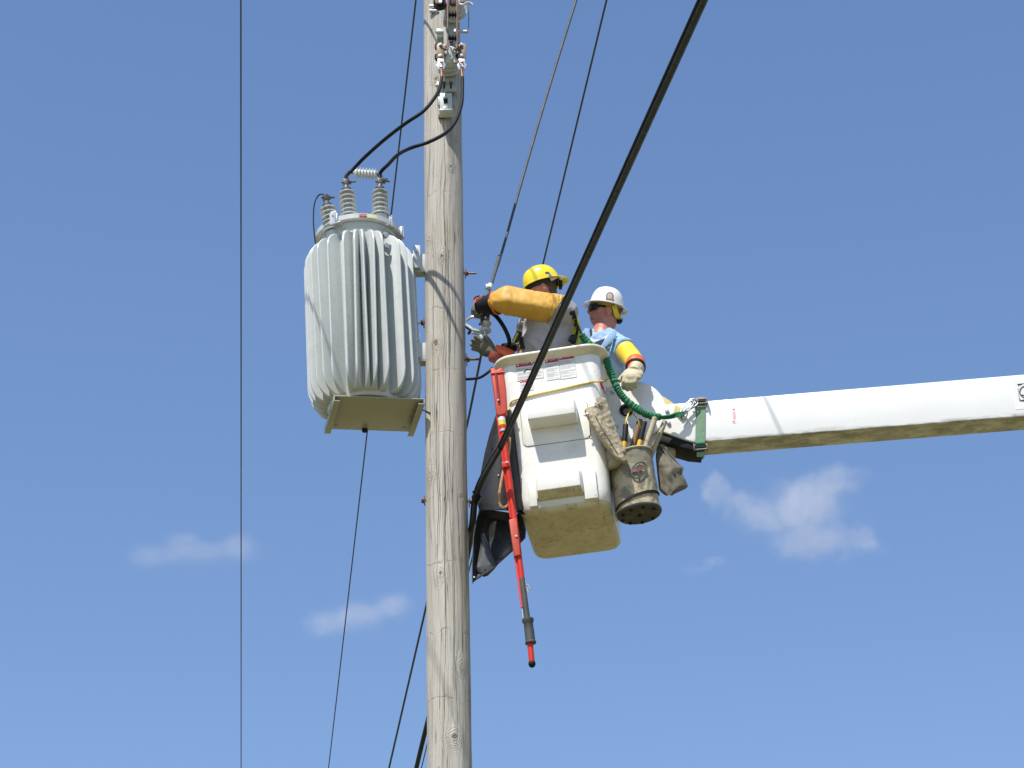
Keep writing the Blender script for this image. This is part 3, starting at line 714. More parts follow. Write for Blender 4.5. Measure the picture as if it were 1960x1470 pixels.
# service conductor held by the near worker
cable([P(1122, -60, .9), P(1058, 145, .75), P(1005, 325, .55), P(962, 478, .3), P(938, 551, .02), P(928, 590, -.09), P(925, 608, -.09)], .0095, 'cableg',
      'dark grey service wire running down from the top of the photo to the small insulator', 'wire', name='service_wire')
bm = bmesh.new(); p = P(937, 549, .0); lathe(bm, axis(p, (P(962, 478, .3) - p)), [(.018, -.025), (.02, 0), (.018, .028)], 14); box(bm, T(p + Vector((-.015, -.005, -.003))), .03, .03, .035, .008)
solo('wire_connector', bm, M['polymer'], 'small white connector clamped on the service wire above the glove', 'connector')
bm = bmesh.new(); tube(bm, [P(956, 490, .27), P(950, 512, .18), P(940, 545, .03)], .0125, 10); solo('wire_sleeve', bm, M['cableg'], 'grey sleeve on the service wire above the white connector', 'wire sleeve')
# thick bundled cable running toward the viewer
tk = [P(1370, -50, -7.0), P(1338, 0, -6.6), P(1220, 275, -5.6), P(1100, 560, -2.6), P(1012, 755, -1.0), P(960, 855, -.62), P(925, 915, -.5), P(911, 955, -.34), P(906, 1000, -.12), P(898, 1050, .25), P(870, 1180, .8), P(815, 1395, 1.6), P(790, 1500, 2.2)]
def build_trunk():
    root = thing('aerial_cable', 'thick black bundled cable crossing in front of the white bucket', 'cable', P(1100, 560, -2.6))
    # straighten the long span so it hangs as a line
    a, b = P(1370, -50, -7.0), P(960, 855, -.62); pts = [a + (a - b).normalized() * 7] + [a.lerp(b, i / 24) for i in range(24)]
    def sag(t): return Vector((0, 0, 0))
    pts += crv(tk[5:], 8)
    bm = bmesh.new(); tube(bm, pts, .0160, 14); part(root, 'jacket', bm, 'jacket')
    off = Vector((-.0205, .004, .006)); bm = bmesh.new(); tube(bm, [p + off for p in pts[:-12]], .0055, 8); m = part(root, 'messenger_wire', bm, 'black')
    bm = bmesh.new()
    for u, v, du in ((1038, 698, -14), (1020, 712, -10)):
        q_ = min((a.lerp(b, i / 400) for i in range(401)), key=lambda w_: abs((w_ - CAM).dot(U_) / (w_ - CAM).dot(F_) - (735 - v) / FPX)); dy_ = q_.y - Y0
        tube(bm, [q_ + Vector((.012, -.014, 0)), q_ + Vector((-.02, -.012, .004)), P(u + du - 2, v - 5, dy_ - .01), P(u + du - 7, v + 1, dy_ - .01)], .0035, 6)
    part(root, 'lashing_tie', bm, 'black', split=2)
    bm = bmesh.new(); lathe(bm, axis(P(911, 952, -.36), P(925, 915, -.5) - P(911, 955, -.34)), [(.022, -.03), (.026, -.01), (.026, .01), (.022, .03)], 14)
    for u, v in ((905, 940), (903, 950), (921, 950)): tube(bm, [P(911, 952, -.36), P(u, v, -.37)], .006, 8)
    part(root, 'clamp', bm, 'black')
build_trunk()

from mathutils.bvhtree import BVHTree
def prismP(bm, px, dy0, dy1, bev=0, seg=2):      # outline at the depth dy0, carried straight back to dy1
    o = P(px[0][0], px[0][1], dy0); pts = []
    for u, v in px: q = P(u, v, dy0) - o; pts.append((q.x, q.z))
    return prism(bm, T(o), pts, 0, dy1 - dy0, bev, seg)
def lumpP(bm, rows, dy, n=28, amp=.006, sc=14, seed=0, flat=.8, cap=True):   # soft bag: rows of (v, left, right, half depth)
    rings = []; rows2 = []
    for i in range(len(rows) - 1):
        for j in range(5): t = j / 5; rows2.append(tuple(a + (b - a) * t for a, b in zip(rows[i], rows[i + 1])))
    rows2.append(rows[-1])
    for v, xl, xr, dp in rows2:
        a = P(xl, v, dy); b = P(xr, v, dy); c = (a + b) / 2; hx = (b - a) / 2; ring = []
        for k in range(n):
            th = 2 * math.pi * k / n; cx, sx = math.cos(th), math.sin(th)
            q = c + hx * (math.copysign(abs(cx) ** flat, cx)) + Vector((0, 1, 0)) * (dp * math.copysign(abs(sx) ** flat, sx))
            q += Vector((noise.noise(q * sc + Vector((seed, 0, 0))), noise.noise(q * sc + Vector((0, seed + 5, 0))), 0)) * amp * 2
            ring.append(q)
        rings.append(ring)
    loft(bm, rings, cap, cap); return bm
# ------------------------------------------------------------------ aerial bucket
BYAW, BROLL, BH = R(-8), R(-3.2), 1.135
MB = T(P(1095, 1020, .03)) @ Matrix.Rotation(BYAW, 4, 'Z') @ Matrix.Rotation(BROLL, 4, 'Y')
BLV = [(0, .50, .65, .06), (.008, .545, .70, .08), (.030, .574, .73, .08), (.10, .583, .737, .07), (.55, .617, .767, .07), (1.06, .652, .80, .075)]
def bw(z):
    for a, b in zip(BLV, BLV[1:]):
        if z <= b[0]: t = (z - a[0]) / (b[0] - a[0]); return tuple(a[i] + (b[i] - a[i]) * t for i in (1, 2, 3))
    return BLV[-1][1:]
MF = MB @ T((0, -.3685, .10)) @ Matrix.Rotation(math.atan((.40 - .3685) / .96), 4, 'X')   # plane of the front wall
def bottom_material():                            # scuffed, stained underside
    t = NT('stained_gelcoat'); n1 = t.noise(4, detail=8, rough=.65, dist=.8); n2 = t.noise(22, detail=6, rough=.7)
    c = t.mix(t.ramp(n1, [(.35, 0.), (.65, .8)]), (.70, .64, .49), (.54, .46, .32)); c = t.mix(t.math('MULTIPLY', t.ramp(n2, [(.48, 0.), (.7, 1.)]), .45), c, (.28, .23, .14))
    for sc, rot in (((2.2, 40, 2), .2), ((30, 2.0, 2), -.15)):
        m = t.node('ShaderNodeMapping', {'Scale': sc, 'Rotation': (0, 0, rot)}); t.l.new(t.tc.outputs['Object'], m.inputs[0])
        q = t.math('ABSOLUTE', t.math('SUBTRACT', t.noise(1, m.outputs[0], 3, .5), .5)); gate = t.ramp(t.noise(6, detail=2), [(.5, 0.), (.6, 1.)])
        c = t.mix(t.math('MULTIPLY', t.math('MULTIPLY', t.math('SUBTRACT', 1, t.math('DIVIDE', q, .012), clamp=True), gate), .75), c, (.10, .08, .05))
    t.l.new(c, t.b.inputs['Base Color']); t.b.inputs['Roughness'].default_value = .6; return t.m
def build_bucket():
    root = thing('aerial_bucket', 'white fibreglass work bucket with warning stickers carrying two linemen', 'bucket', MB)
    bm = bmesh.new(); rings = []
    for z, w_, d_, r_ in BLV: rings.append([MB @ Vector((x, y, z)) for x, y in rrect(w_, d_, r_, 8)])
    for z, g in ((1.10, .0), (1.125, -.004), (1.125, -.03), (1.0, -.034), (.04, -.04)):
        w_, d_, r_ = bw(min(z, 1.06)); rings.append([MB @ Vector((x, y, z)) for x, y in rrect(w_ + g * 1.6, d_ + g * 1.6, r_, 8)])
    loft(bm, rings, True, True); bm.normal_update()
    zb = (MB @ Vector((0, 0, .03))).z
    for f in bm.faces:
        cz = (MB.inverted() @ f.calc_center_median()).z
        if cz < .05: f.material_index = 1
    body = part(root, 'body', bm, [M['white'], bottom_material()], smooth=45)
    bm = bmesh.new(); rings = []; w_, d_, r_ = bw(1.06)
    for z, g in ((1.066, .001), (1.084, .034), (1.094, .066), (1.100, .080), (1.111, .084), (1.120, .078), (1.127, .056), (1.131, .015), (1.128, .001)):
        rings.append([MB @ Vector((x, y, z + .004 * noise.noise(Vector((x, y, 0)) * 6))) for x, y in rrect(w_ + g * 1.25, d_ + g * 1.25, r_ + g * .9, 10)])
    loft(bm, rings + [rings[0]]); part(root, 'rim', bm, 'rim', smooth=50)
    # moulded steps: a panel with a block
    def q(u, v): return onp(u, v, MF)
    def rr(x0, z0, x1, z1, r):
        return [(x, z) for x, z in rrect(x1 - x0, z1 - z0, r, 5, (x0 + x1) / 2, (z0 + z1) / 2)]
    a = q(996, 786); b = q(1131, 838)
    bm = bmesh.new(); prism(bm, MF, rr(a[0], b[1], b[0], a[1] + .0, .03), -.006, .01, .003)
    p1 = part(root, 'step_panel', bm, 'white')
    bm = bmesh.new(); prism(bm, MF, rr(a[0] - .003, b[1] - .003, b[0] + .003, a[1] + .003, .032), -.0016, .0045); part(root, 'panel_seam', bm, 'seam', under=p1)
    a = q(1013, 789); b = q(1107, 806); c = bmesh.new()
    def block(bm, x0, z0, x1, z1, dep, tp=.012):
        r1 = [MF @ Vector(p_) for p_ in ((x0, -.003, z0), (x1, -.003, z0), (x1, -.003, z1 + tp), (x0, -.003, z1 + tp))]
        r2 = [MF @ Vector(p_) for p_ in ((x0 + tp * .3, -dep, z0 + tp), (x1 - tp * .3, -dep, z0 + tp), (x1 - tp * .3, -dep, z1), (x0 + tp * .3, -dep, z1))]
        b2 = bmesh.new(); loft(b2, [r1, r2], True, True); bmesh.ops.recalc_face_normals(b2, faces=b2.faces[:])
        bmesh.ops.bevel(b2, geom=b2.edges[:], offset=.009, segments=3, affect='EDGES', profile=.5); merge(bm, b2)
    k = (b[0] - a[0])
    block(c, a[0] - .004, b[1] - .02, b[0] + .002, a[1] - .01, .135); part(root, 'step_block', c, 'white')
    a = q(1010, 922); b = q(1146, 955); bm = bmesh.new()
    x0, x1, z1, z0 = a[0], b[0], a[1], b[1]
    a2 = q(1026, 921); b2 = q(1118, 939)
    for xa, xb in ((x0, a2[0] - .001), (b2[0] + .001, x1)): prism(bm, MF, [(xa, z0), (xb, z0), (xb, z1), (xa, z1)], -.026, .01, .008)
    prism(bm, MF, [(a2[0] - .002, b2[1] - .02), (b2[0] + .002, b2[1] - .02), (b2[0] + .002, z1), (a2[0] - .002, z1)], -.022, .01, .004)
    part(root, 'step_panel', bm, 'white')
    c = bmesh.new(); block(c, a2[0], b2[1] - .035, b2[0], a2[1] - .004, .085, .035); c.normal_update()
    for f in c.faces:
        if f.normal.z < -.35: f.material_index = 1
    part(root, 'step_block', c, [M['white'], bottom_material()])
    # stickers
    rnd = random.Random(3)
    def sticker(tl, br, head_u1, lines, hd=.034, size=.0175, two=False):
        x0, z1 = q(*tl); x1, z0 = q(*br); hx = q(head_u1, tl[1])[0]
        bm = bmesh.new(); prism(bm, MF, [(x0, z0), (x1, z0), (x1, z1), (x0, z1)], -.0022, 0); st = part(root, 'sticker', bm, 'paper')
        bm = bmesh.new(); e = .0016
        for qx0, qz0, qx1, qz1 in ((x0, z0, x0 + e, z1), (x1 - e, z0, x1, z1), (x0, z0, x1, z0 + e), (x0, z1 - e, x1, z1)): prism(bm, MF, [(qx0, qz0), (qx1, qz0), (qx1, qz1), (qx0, qz1)], -.0028, -.002)
        zz = z1 - hd - .012; g = (zz - z0 - .006) / lines; para = 0
        for i in range(lines):
            para += 1
            if para > 4 and rnd.random() < .4: para = 0; zz -= g; continue
            L_ = x0 + .006 + (x1 - x0 - .012) * (1 if rnd.random() < .7 else rnd.uniform(.4, .9)); x = x0 + .006
            while x < L_ - .004:
                wl_ = rnd.uniform(.004, .013); xe = min(L_, x + wl_)
                prism(bm, MF, [(x, zz), (xe, zz), (xe, zz + g * .38), (x, zz + g * .38)], -.0027, -.002); x = xe + .0022
            zz -= g
        part(root, 'fine_print', bm, 'print', under=st)
        bm = bmesh.new(); prism(bm, MF, [(x0 + .001, z1 - hd), (hx, z1 - hd), (hx, z1 - .001), (x0 + .001, z1 - .001)], -.0034, -.002); part(root, 'red_heading', bm, 'danger', under=st)
        tw = hx - x0; cx_ = x0 + tw * .58; cz = z1 - hd / 2
        part(root, 'heading_text', text('DANGER', MF @ T((cx_, -.0040, cz)) @ FLATXZ, tw * .115, .0003, .0000), 'paper', under=st)
        bm = bmesh.new(); xx = x0 + tw * .13; prism(bm, MF, [(xx - hd * .24, cz - hd * .2), (xx + hd * .24, cz - hd * .2), (xx, cz + hd * .24)], -.0044, -.003); part(root, 'warning_triangle', bm, 'paper', under=st)
    sticker((987, 695), (1041, 723), 1017, 18)
    sticker((1043, 687), (1073, 725), 1068, 20)
    sticker((1069, 681), (1104, 722), 1098, 17)
    sticker((995, 728), (1022, 746), 1014, 9, hd=.020)
    # small bolt heads under the rim
    bm = bmesh.new()
    for u, v in ((1124, 669), (1130, 670), (972, 690)):
        x, z = q(u, v); lathe(bm, MF @ T((x, 0, z)) @ Matrix.Rotation(R(90), 4, 'X'), [(.005, -.002), (.005, .003)], 8)
    part(root, 'rivet', bm, 'dmetal', split=2)
    return root, body
BR, BBODY = build_bucket()
def fp(u, v, off=.01):                            # on the bucket's front wall
    x, z = onp(u, v, MF); return MF @ Vector((x, -off, z))
bm = bmesh.new()
rp = [P(970, 806, -.30), P(972, 788, -.32), fp(975, 777, -.02), fp(981, 769, .007), fp(1007, 761, .007), fp(1035, 754, .007), fp(1072, 746, .007), fp(1110, 737, .007), fp(1135, 732, .007), fp(1150, 729.5, -.004), P(1160, 728, -.20), P(1172, 719, -.08)]
tube(bm, crv(rp, 14), lambda t: .0062 + .0007 * math.sin(t * 700), 10)
solo('yellow_rope', bm, M['rope'], 'thin yellow rope tied across the front of the white bucket', 'rope')
bm = bmesh.new()
tube(bm, crv([P(970, 800, -.33), P(964, 806, -.34), P(972, 812, -.35), P(976, 806, -.34), P(966, 814, -.33), P(970, 824, -.33), P(977, 818, -.34), P(969, 830, -.33), P(968, 838, -.33)], 8), .0075, 8)
solo('rope_knot', bm, M['rope'], 'knotted end of yellow rope dangling beside the red stick', 'rope')
bm = bmesh.new(); tube(bm, crv([P(1147, 726, -.36), P(1149, 730, -.37), P(1152, 738, -.365), P(1155, 746, -.36)], 5), .007, 8)
root = thing('strap_clip', 'short red strap with a small snap clip on the bucket corner', 'clip', P(1150, 735, -.36)); part(root, 'strap', bm, 'danger')
bm = bmesh.new(); tube(bm, crv([P(1155, 747, -.36), P(1158, 750, -.36), P(1161, 756, -.36), P(1163, 759, -.36), P(1160, 760, -.36), P(1157, 754, -.36), P(1155, 748, -.36)], 5), .0028, 6); part(root, 'snap_clip', bm, 'dmetal')

# ------------------------------------------------------------------ boom with the bucket mount
def boom_material():
    a, b = P(1328, 847, -.1), P(2700, 738, -.1); o = P(1300, 812, 0); a -= o; b -= o; sl = (b.z - a.z) / (b.x - a.x)
    t = NT('white_boom_paint'); sp_ = t.node('ShaderNodeSeparateXYZ', {0: t.tc.outputs['Object']})
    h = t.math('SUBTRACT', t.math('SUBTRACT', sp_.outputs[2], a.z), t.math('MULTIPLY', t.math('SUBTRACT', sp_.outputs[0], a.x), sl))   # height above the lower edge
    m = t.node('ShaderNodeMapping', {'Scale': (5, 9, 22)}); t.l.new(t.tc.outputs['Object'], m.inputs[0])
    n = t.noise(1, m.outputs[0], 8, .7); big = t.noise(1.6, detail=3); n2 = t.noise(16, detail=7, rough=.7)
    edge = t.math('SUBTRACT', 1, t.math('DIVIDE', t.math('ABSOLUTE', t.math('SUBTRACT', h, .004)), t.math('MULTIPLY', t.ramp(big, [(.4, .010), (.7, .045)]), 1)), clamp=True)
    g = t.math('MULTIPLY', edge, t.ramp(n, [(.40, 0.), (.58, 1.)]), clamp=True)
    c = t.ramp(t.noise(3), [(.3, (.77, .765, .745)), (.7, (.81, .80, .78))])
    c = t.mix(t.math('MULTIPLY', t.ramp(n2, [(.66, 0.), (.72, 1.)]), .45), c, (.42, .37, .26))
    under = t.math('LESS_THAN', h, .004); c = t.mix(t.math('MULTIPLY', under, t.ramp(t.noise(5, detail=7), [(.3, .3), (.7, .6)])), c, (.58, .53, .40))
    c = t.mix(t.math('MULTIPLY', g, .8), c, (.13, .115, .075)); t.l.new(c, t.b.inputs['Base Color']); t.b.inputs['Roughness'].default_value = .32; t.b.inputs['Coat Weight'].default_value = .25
    return t.m
def build_boom():
    root = thing('boom_arm', 'long white box-section boom holding up the work bucket', 'boom', P(1300, 812, 0))
    bm = bmesh.new(); prismP(bm, [(1262, 775), (1262, 824), (1290, 834), (1328, 847), (2700, 738), (2700, 654)], -.10, .10, .008, 3)
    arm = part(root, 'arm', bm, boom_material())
    bm = bmesh.new(); prismP(bm, [(1262, 826), (1320, 845), (1345, 848), (1345, 862), (1320, 860), (1262, 843)], -.085, .095, .004); part(root, 'rubber_boot', bm, 'black')
    # mount: round cover plate, backing bracket
    c = P(1211, 784, -.06); bm = bmesh.new()
    lathe(bm, axis(c, (0, -1, 0)), [(.001, -.14), (.213, -.14), (.220, -.13), (.220, -.006), (.214, 0), (.001, .0)], 64)
    cov = part(root, 'round_cover', bm, 'whiteclean')
    bm = bmesh.new(); prismP(bm, [(1150, 745), (1172, 738), (1210, 800), (1258, 832), (1240, 890), (1190, 905), (1184, 990), (1172, 988), (1160, 900)], -.03, .05, .005); part(root, 'mount_bracket', bm, 'whiteclean')
    for (u, v, dy) in ((1180, 817, -.06), (1173, 749, -.07), (1277, 787, -.106), (1280, 810, -.106), (1182, 735, -.065)):
        bm = bmesh.new(); lathe(bm, axis(P(u, v, dy), (0, -1, 0)), [(.014, -.03), (.014, .004), (.009, .009), (.001, .010)], 16); part(root, 'bolt', bm, 'galv')
    # rubber grommet in the cover
    bm = bmesh.new(); q = axis(P(1199, 785, -.065), (0, -1, 0)); lathe(bm, q, [(.028, 0), (.03, .012), (.042, .014), (.046, .006), (.046, 0)], 28, cap=False); lathe(bm, q, [(.028, 0), (.028, .002)], 24)
    part(root, 'grommet', bm, 'black')
    # stickers on the arm
    rnd = random.Random(5)
    bm = bmesh.new(); prismP(bm, [(1400.5, 781.5), (1407, 781), (1409, 810), (1403, 810.5)], -.1016, -.099); st = part(root, 'sticker', bm, 'paper')
    bm = bmesh.new()
    for v, s in ((783.5, -1), (807, 1)):
        prismP(bm, [(1401.5, v), (1405.2, v - 2), (1406.8, v), (1405.2, v + 2)], -.1024, -.1014)
    part(root, 'arrow', bm, 'pred', under=st, split=2)
    bm = bmesh.new()
    for k in range(4): prismP(bm, [(1402.6 + k * 1.3, 788), (1403.1 + k * 1.3, 788), (1404.1 + k * 1.3, 803), (1403.6 + k * 1.3, 803)], -.1022, -.1014)
    part(root, 'fine_print', bm, 'pred', under=st)
    bm = bmesh.new(); prismP(bm, [(1940, 728), (1990, 724), (1993, 780), (1944, 784)], -.1016, -.099); st = part(root, 'sticker', bm, 'paper')
    bm = bmesh.new()
    def sp(u, v): return P(u, v, -.1026)
    # square black emblem: corner darts round an open ring
    prismP(bm, [(1947, 735), (1960, 733.6), (1953, 738), (1950, 737.4), (1951, 742)], -.1024, -.1014)
    prismP(bm, [(1951.5, 768), (1951, 763), (1955, 766), (1960, 764), (1968, 768), (1976, 764), (1983, 768), (1982, 771)], -.1024, -.1014)
    prismP(bm, [(1962, 734), (1981, 732), (1980, 738), (1972, 737)], -.1024, -.1014)
    prismP(bm, [(1947, 735), (1981, 732), (1981.1, 733), (1947.1, 736)], -.1024, -.1014)
    for k in range(6): prismP(bm, [(1948 + k * .45, 744 + k * 3.6), (1950 + k * .45, 744 + k * 3.6), (1950.2 + k * .45, 745.6 + k * 3.6), (1948.2 + k * .45, 745.6 + k * 3.6)], -.1024, -.1014)
    tube(bm, [sp(1963 + 11 * math.cos(2 * math.pi * k / 24), 750 + 11 * math.sin(2 * math.pi * k / 24)) for k in range(25)], .0035, 6, cap=False)
    tube(bm, [sp(1954, 756), sp(1974, 757)], .003, 6)
    part(root, 'emblem', bm, pbr('black_print', (.03, .025, .03), .5, var=.1), under=st)
    # grime along the lower edge and scuffs: shallow stains on the paint
    return root
build_boom()
def build_boom_strap():
    root = thing('ratchet_strap', 'faded green webbing strap buckled round the end of the white boom', 'strap', P(1340, 812, 0))
    s = Vector((1, 0, .08)); pts = []
    f1 = P(1341, 770, -.108); f2 = P(1340, 849, -.108); b1 = f1 + Vector((0, .21, 0)); b2_ = f2 + Vector((0, .21, 0))
    up = Vector((0, 0, .014)); loop = [f1, f1.lerp(f2, .3), f1.lerp(f2, .7), f2, f2 - up + Vector((0, .012, 0)), b2_ - up - Vector((0, .012, 0)), b2_, b1, b1 + up - Vector((0, .012, 0)), f1 + up + Vector((0, .012, 0)), f1]
    bm = bmesh.new(); ribbon(bm, loop, .062, s, .004); part(root, 'webbing', bm, 'greenf')
    for v, nm in ((769, 'buckle'), (857, 'buckle')):
        bm = bmesh.new(); c = P(1341, v, -.125)
        for dz in (-.016, .016): tube(bm, [c + Vector((-.045, 0, dz)), c + Vector((.045, 0, dz + .006))], .006, 8)
        for dx in (-.042, .042): box(bm, T(c + Vector((dx, 0, .002))), .008, .03, .045, .002)
        box(bm, T(c + Vector((0, .008, .012))), .07, .02, .012, .003); part(root, nm, bm, 'dmetal')
    bm = bmesh.new(); c = P(1340, 850, -.122); tube(bm, [c + Vector((-.03, 0, 0)), c + Vector((.03, 0, .003))], .016, 14); part(root, 'webbing_roll', bm, 'green')
    bm = bmesh.new(); ribbon(bm, [P(1341, 852, -.12), P(1341, 862, -.12), P(1341, 875, -.12)], .05, s, .004); part(root, 'loose_tail', bm, pbr('dark_green_webbing', (.02, .06, .035), .8, var=.2))
    bm = bmesh.new(); ribbon(bm, [P(1330, 766, -.10), P(1341, 765, -.09), P(1350, 766, -.10)], .05, Vector((0, 1, 0)), .012); part(root, 'top_pad', bm, 'canvas')
build_boom_strap()
bm = bmesh.new(); ribbon(bm, crv([P(1262, 763, .0), P(1275, 771, -.03), P(1292, 783, -.10), P(1308, 791, -.125)], 5), .05, Vector((.3, 0, 1)), .006)
solo('webbing_strap', bm, M['yweb'], 'yellowish webbing strap between the round cover and the green strap', 'strap')
def build_lanyard():
    root = thing('shock_lanyard', 'ruched green safety lanyard from the bucket to the boom strap', 'lanyard', P(1210, 775, -.3))
    pts = crv([P(1113, 640, -.22), P(1124, 655, -.2), P(1145, 668, -.20), P(1158, 680, -.25), P(1164, 700, -.28), P(1172, 722, -.27), P(1181, 742, -.26), P(1193, 760, -.25), P(1210, 776, -.24), P(1228, 788, -.23), P(1246, 796, -.21), P(1264, 798, -.19)], 26)
    bm = bmesh.new(); n = len(pts)
    tube(bm, pts, lambda t: .0205 + .0045 * abs(math.sin(t * 130 + 1.6 * math.sin(t * 31))), 14)
    for v in bm.verts: v.co += Vector((noise.noise(v.co * 45), 0, noise.noise(v.co * 45 + Vector((9, 0, 0))))) * .006
    part(root, 'elastic_sleeve', bm, 'green')
    bm = bmesh.new()
    for k in range(4): tube(bm, crv([P(1260, 797 + k * 1.5, -.19), P(1280, 795 + k * 2, -.18 + .01 * k), P(1296, 790 + k * 2.4, -.165), P(1309, 789 + k * 1.4, -.15)], 5), .0085, 8, sq=.6)
    part(root, 'gathered_end', bm, 'green')
    def link(c0, c1, w_, r_, mat, dyo=0):
        a, b = c0, c1; d = (b - a); L_ = d.length; d.normalize(); s = d.cross(Vector((0, 1, 0))).normalized(); o = []
        for k in range(25):
            th = 2 * math.pi * k / 24; o.append((a + b) / 2 + d * (L_ / 2 * math.copysign(abs(math.cos(th)) ** .7, math.cos(th))) + s * (w_ / 2 * math.copysign(abs(math.sin(th)) ** .8, math.sin(th))))
        b_ = bmesh.new(); tube(b_, o, r_, 8, cap=False); return b_
    h = link(P(1304, 793, -.15), P(1326, 768, -.145), .040, .0062, None); box(h, axis(P(1311, 786, -.15), P(1326, 768, -.145) - P(1304, 793, -.15)), .03, .012, .04, .003)
    part(root, 'snap_hook', h, 'galv')
    part(root, 'ring', link(P(1306, 802, -.15), P(1314, 788, -.15), .03, .004, None), 'dmetal')
    part(root, 'link', link(P(1318, 782, -.14), P(1335, 769, -.135), .028, .005, None), 'galv')
    bm = bmesh.new(); tube(bm, crv([P(1320, 766, -.14), P(1328, 764, -.14), P(1336, 767, -.14)], 4), .006, 8); part(root, 'gate', bm, 'galv')
    bm = bmesh.new(); tube(bm, crv([P(1096, 602, -.17), P(1103, 618, -.21), P(1110, 632, -.22), P(1114, 641, -.22)], 5), .0085, 8); part(root, 'black_tether', bm, 'webb')
build_lanyard()

# ------------------------------------------------------------------ tool bag and tools
def build_toolbag():
    c0 = P(1224, 984, -.20); c1 = P(1229, 875, -.20); ax = c1 - c0; Hh = ax.length
    A = axis(c0, ax, (0, -1, 0)); A = T(c0) @ Matrix.Rotation(R(-7), 4, 'Y')
    root = thing('tool_bag', 'mottled canvas bucket bag full of tool handles hanging below the boom', 'bag', A)
    bm = bmesh.new(); rings = []; r0 = .142
    for z, r in [(0, .136), (.02, .140), (.10, r0), (.18, .144), (.26, .147), (.34, .149), (Hh - .03, .149), (Hh, .151), (Hh + .008, .147), (Hh, .141), (Hh - .1, .139), (.03, .128)]:
        ring = []
        for k in range(48):
            th = 2 * math.pi * k / 48; q = Vector((math.cos(th) * r, math.sin(th) * r * .95, z))
            rr_ = 1 + .05 * noise.noise(Vector((q.x, q.y, q.z)) * 8) + .02 * noise.noise(Vector((q.x, q.y, q.z)) * 30); tilt = .02 * math.cos(th) if z > Hh - .05 else 0
            ring.append(A @ Vector((q.x * rr_, q.y * rr_, q.z + tilt * 1.0)))
        rings.append(ring)
    loft(bm, rings, True, True); t = NT('mottled_canvas'); a1 = t.noise(5.5, detail=6, rough=.6, dist=1.0); a2 = t.noise(24, detail=6, rough=.7); sp_ = t.node('ShaderNodeSeparateXYZ', {0: t.tc.outputs['Object']})
    f = t.math('ADD', a1, t.math('MULTIPLY', sp_.outputs[2], .42)); c = t.ramp(f, [(.50, (.54, .45, .30)), (.57, (.27, .245, .175)), (.75, (.21, .20, .15)), (.9, (.30, .265, .19))])  # cream near the bottom, darker towards the top, edge broken by noise
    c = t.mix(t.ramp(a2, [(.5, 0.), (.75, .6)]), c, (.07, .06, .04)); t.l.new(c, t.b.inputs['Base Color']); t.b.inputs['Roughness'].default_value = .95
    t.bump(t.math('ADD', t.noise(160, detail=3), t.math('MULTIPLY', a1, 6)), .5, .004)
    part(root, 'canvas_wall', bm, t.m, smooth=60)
    bm = bmesh.new(); rings = []
    for z, r in ((-.006, .05), (-.008, .138), (.002, .146), (.014, .146), (.018, .141)): rings.append([A @ Vector((math.cos(2 * math.pi * k / 48) * r, math.sin(2 * math.pi * k / 48) * r * .95, z)) for k in range(48)])
    loft(bm, rings, True, True); b = part(root, 'rubber_base', bm, pbr('dirty_moulded_base', (.05, .05, .045), .7, dirt=(.16, .14, .1), damt=.8, dscale=12, var=.3), smooth=40)
    for k in range(9):
        th = 2 * math.pi * k / 9; r = .115 if k else 0
        bm = bmesh.new(); lathe(bm, A @ T((math.cos(th) * r, math.sin(th) * r * .95, -.018)), [(.009, 0), (.011, .011)], 10); part(root, 'stud', bm, 'black', under=b)
    # slanting dark seam near the bottom
    bm = bmesh.new(); pts = []
    for k in range(29):
        th = R(185 + 170 * k / 28); z = .075 + .035 * math.cos(th); pts.append(A @ Vector((math.cos(th) * .1465, math.sin(th) * .1465 * .95, z)))
    ribbon(bm, pts, .016, Vector((0, 0, 1)), .006); part(root, 'seam_band', bm, 'black')
    bm = bmesh.new(); pts = [A @ Vector((math.cos(2 * math.pi * k / 48) * .152, math.sin(2 * math.pi * k / 48) * .152 * .95, Hh - .004 + .02 * math.cos(2 * math.pi * k / 48))) for k in range(49)]
    tube(bm, pts, .0085, 8, cap=False); part(root, 'rope_rim', bm, 'canvas')
    # printed round mark
    def cw(u, v, off=.003):
        Mi = A.inverted(); o = Mi @ CAM; d = Mi.to_3x3() @ ray(u, v); o = Vector((o.x, o.y / .95, o.z)); d = Vector((d.x, d.y / .95, d.z)); r = .153 + off
        a = d.x ** 2 + d.y ** 2; b_ = 2 * (o.x * d.x + o.y * d.y); c = o.x ** 2 + o.y ** 2 - r * r; t = (-b_ - math.sqrt(max(0, b_ * b_ - 4 * a * c))) / (2 * a); q = o + d * t
        return A @ Vector((q.x, q.y * .95, q.z))
    bm = bmesh.new(); ell_ = [(1223 + 13.5 * math.cos(t) + 2.5 * math.sin(t), 900 - 15 * math.sin(t) - 2 * math.cos(t)) for t in [2 * math.pi * k / 32 for k in range(33)]]
    ribbon(bm, [cw(u, v) for u, v in ell_], .010, [Vector((math.cos(2 * math.pi * k / 32), 0, math.sin(2 * math.pi * k / 32))) for k in range(33)], .002)
    ribbon(bm, [cw(1224, 888), cw(1222, 913)], .009, Vector((1, 0, 0)), .002); em = part(root, 'printed_ring', bm, pbr('faded_black_ink', (.05, .055, .06), .8, var=.3, dscale=60))
    bm = bmesh.new(); ribbon(bm, [cw(u, 903 - (u - 1205) * .30, .0045) for u in (1206, 1212, 1218, 1224, 1230, 1237)], .024, Vector((0, 0, 1)), .0015); part(root, 'printed_band', bm, pbr('faded_red_ink', (.17, .07, .065), .8, var=.35, dscale=70, dirt=(.35, .3, .23), damt=.6), under=em)
    # second canvas pouch hanging at the right
    return root
build_toolbag()
